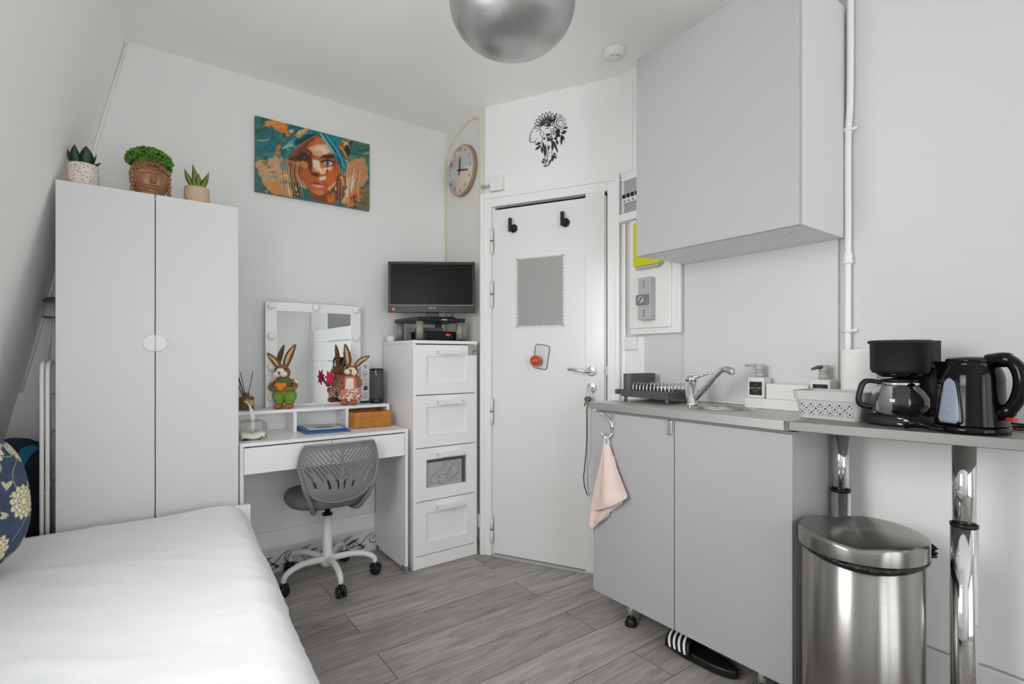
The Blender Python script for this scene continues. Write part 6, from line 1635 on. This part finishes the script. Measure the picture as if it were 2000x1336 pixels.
for k in range(4):
    g = []
    for i in range(9):
        a = pi*(.02+.40*i/8)
        y = 1.156+.022*k
        g.append([bm.verts.new((sx_-(.0535+.0068)*math.cos(a), yy+.012*math.sin(a)+.010*math.sin(a), .022+(.052*math.sin(a)**.8)*(1-.25*((yy-1.145)/.105))+.0068*math.sin(a)+.002)) for yy in (y, y+.010)])
    for a, b in zip(g, g[1:]): bm.faces.new((a[0],a[1],b[1],b[0])).smooth = True
obj('stripes', bm, M_wplas, stp)

# ================================================================== ELECTRICS AND PIPE ON THE KITCHEN WALL
EB = thing('breaker_panel', 'grey fuse panel with a row of black breakers left of the wall cabinet', 'fuse box', (2.04, 1.62, 1.88))
bx('housing', mat('grey_fuse_panel', (170,171,171), .5), EB, 2.035, KIT-.0005, 1.45, 1.780, 1.8765, 2.0525, .002)
bx('breaker_row', M_wplas, EB, 2.008, 2.035, 1.50, 1.770, 1.932, 1.972, .002)
for k in range(7):
    n = 1.752-.027*k
    bm = B(); box(bm, 1.998, 2.008, n-.008, n+.008, 1.954, 1.972); obj('breaker_switch', bm, M_black, EB, bevel=.001)
    bm = B(); box(bm, 2.0068, 2.0078, n-.006, n+.006, 1.937, 1.943); obj('breaker_mark', bm, M_ink, EB)
MB_ = thing('meter_board', 'white framed board carrying the electricity meter and main switch', 'meter board', (2.04, 1.6, 1.26))
bx('frame', M_wplas, MB_, 2.030, KIT-.0005, 1.4385, 1.735, 1.262, 1.837, .003)
bx('board', M_wplas, MB_, 2.016, 2.030, 1.482, 1.728, 1.292, 1.834, .003)
EM = thing('electricity_meter', 'yellow-green electricity meter half hidden behind the wall cabinet', 'meter', (1.99, 1.6, 1.59))
bx('case', mat('lime_yellow_plastic', (202,204,40), .4), EM, 1.985, 2.006, 1.52, 1.678, 1.592, 1.806, .003)
bx('back_shell', M_lgrey, EM, 2.006, 2.016, 1.516, 1.684, 1.588, 1.818, .002)
bx('terminal_cover', M_lgrey, EM, 1.99, 2.006, 1.53, 1.67, 1.578, 1.592, .002)
MS_ = thing('main_switch', 'grey rectangular main circuit breaker on the white meter board', 'switch', (1.99, 1.6, 1.32))
bx('body', M_lgrey, MS_, 1.975, 2.0155, 1.566, 1.640, 1.328, 1.532, .003)
bx('toggle_plate', M_mgrey, MS_, 1.9675, 1.975, 1.572, 1.647, 1.400, 1.450, .002)
bm = B(); cyl(bm, (1.9672,1.612,1.425), (1.960,1.612,1.425), .017, 24); kn = obj('rotary_knob', bm, M_lgrey, MS_, bevel=.001)
bm = B(); vb = box(bm, 1.9585, 1.960, 1.610, 1.614, 1.411, 1.439)
for q in vb:
    dy, dz = q.co.y-1.612, q.co.z-1.425; a = .55; q.co.y = 1.612+dy*math.cos(a)-dz*math.sin(a); q.co.z = 1.425+dy*math.sin(a)+dz*math.cos(a)
obj('pointer', bm, M_dark, kn)
for z in (1.36, 1.50):
    bm = B(); box(bm, 1.9742, 1.9749, 1.602, 1.605, z-.02, z+.02); obj('engraved_line', bm, M_ink, MS_)
SB = thing('socket_box', 'small white connection box under the meter board', 'socket', (2.04, 1.73, 1.18))
bx('cover', M_wplas, SB, 2.030, 2.0515, 1.700, 1.775, 1.186, 1.250, .003)
bx('inner_plate', M_wplas, SB, 2.0265, 2.030, 1.712, 1.765, 1.194, 1.242, .002)
PI_ = thing('pipe', 'white painted vertical water pipe on the right wall beside the cabinet', 'pipe', (2.04, .752, 1.1))
bm = B(); tube(bm, smooth_path([(2.041,.7445,2.609),(2.041,.7445,2.3),(2.0405,.746,2.05),(2.040,.752,1.92),(2.040,.752,1.6),(2.040,.753,1.3),(2.040,.753,1.0),(2.040,.753,.95)], 4), .0105, seg=14); obj('tube', bm, M_satin, PI_)
for z in (1.955, 1.242):
    bm = B(); lathe(bm, [(.0105,-.006),(.0145,-.006),(.0145,.006),(.0105,.006)], c=(2.040,.752,z), seg=20); cyl(bm, (2.040,.738,z), (2.052,.728,z+.004), .006, 10); cyl(bm, (2.046,.762,z), (2.052,.772,z-.004), .005, 10); obj('clip', bm, M_satin, PI_)
bm = B(); lathe(bm, [(.0105,-.02),(.0155,-.02),(.0165,-.012),(.0135,-.004),(.0135,.016),(.0105,.02)], c=(2.040,.752,1.50), seg=20); obj('coupling', bm, M_satin, PI_)
CD = thing('wall_cable', 'thin white cable clipped low on the right wall behind the bar leg', 'cable', (2.05, .35, .22))
bm = B(); tube(bm, smooth_path([(2.0555,.56,.222),(2.0555,.45,.218),(2.0555,.38,.224),(2.0555,.28,.222)], 5), .0035, seg=8); obj('cord', bm, M_lgrey, CD)
# ================================================================== LIGHT AND CAMERA
w = bpy.data.worlds.new('sky'); SC.world = w; w.use_nodes = True
bg = w.node_tree.nodes['Background']; bg.inputs['Color'].default_value = (.95,.98,1.0,1); bg.inputs['Strength'].default_value = 3.0
def area(name, loc, rot, sx, sy, watts, col=(1,1,1)):
    l = bpy.data.lights.new(name, 'AREA'); l.shape = 'RECTANGLE'; l.size = sx; l.size_y = sy; l.energy = watts; l.color = col
    o = bpy.data.objects.new(name, l); COL.objects.link(o); o.location = loc; o.rotation_euler = rot; return o
def aim(o, tgt):
    o.rotation_euler = (Vector(tgt)-o.location).to_track_quat('-Z','Y').to_euler()
# daylight through the attic window beside the camera, plus two added fill lamps
k = area('attic_window_daylight', (TW(.97,1.5)-.22, .97, 1.58), (0,0,0), .9, .95, 8, (1,.998,.995)); aim(k, (1.6, 1.35, .95)); k.data.spread = 2.0
k2 = area('rear_ceiling_fill', (-.05, REAR-.1, 1.3), (0,0,0), .85, 1.35, 4, (1,.999,.997)); aim(k2, (.45, 2.2, 2.55)); k2.data.spread = 1.3  # added lamp, tilted up from the rear window to brighten the ceiling
k3 = area('attic_ceiling_fill', (TW(.97,1.3)-.2, .97, 1.35), (0,0,0), .9, .5, 6, (1,1,.995)); aim(k3, (.7, 1.6, 2.61))  # added uplight that lifts the ceiling, no real bounce source behind it
# portals only guide the sky light through the two windows
p1 = area('attic_window_portal', (TW(.97,1.5)-.10, .975, 1.535), (0,0,0), .95, 1.0, 1); p1.rotation_euler = (0, -pi/2+.0, 0); p1.data.cycles.is_portal = True
p2 = area('rear_window_portal', ((RW0+RW1)/2, REAR-.03, (RZ0+RZ1)/2), (pi/2,0,0), RW1-RW0, RZ1-RZ0, 1); p2.data.cycles.is_portal = True
cam = bpy.data.cameras.new('camera'); cam.sensor_width = 36; cam.lens = 18; cam.shift_y = 29/2000; cam.clip_start = .02
co = bpy.data.objects.new('camera', cam); COL.objects.link(co); co.location = (0,0,EYE); co.rotation_euler = (pi/2, 0, -TH); SC.camera = co
SC.view_settings.view_transform = 'Standard'; SC.view_settings.look = 'None'; SC.view_settings.gamma = 1.0; SC.view_settings.use_curve_mapping = False
SC.view_settings.exposure = 0.06
SC.cycles.max_bounces = 12; SC.cycles.diffuse_bounces = 8; SC.cycles.glossy_bounces = 6; SC.cycles.transmission_bounces = 10
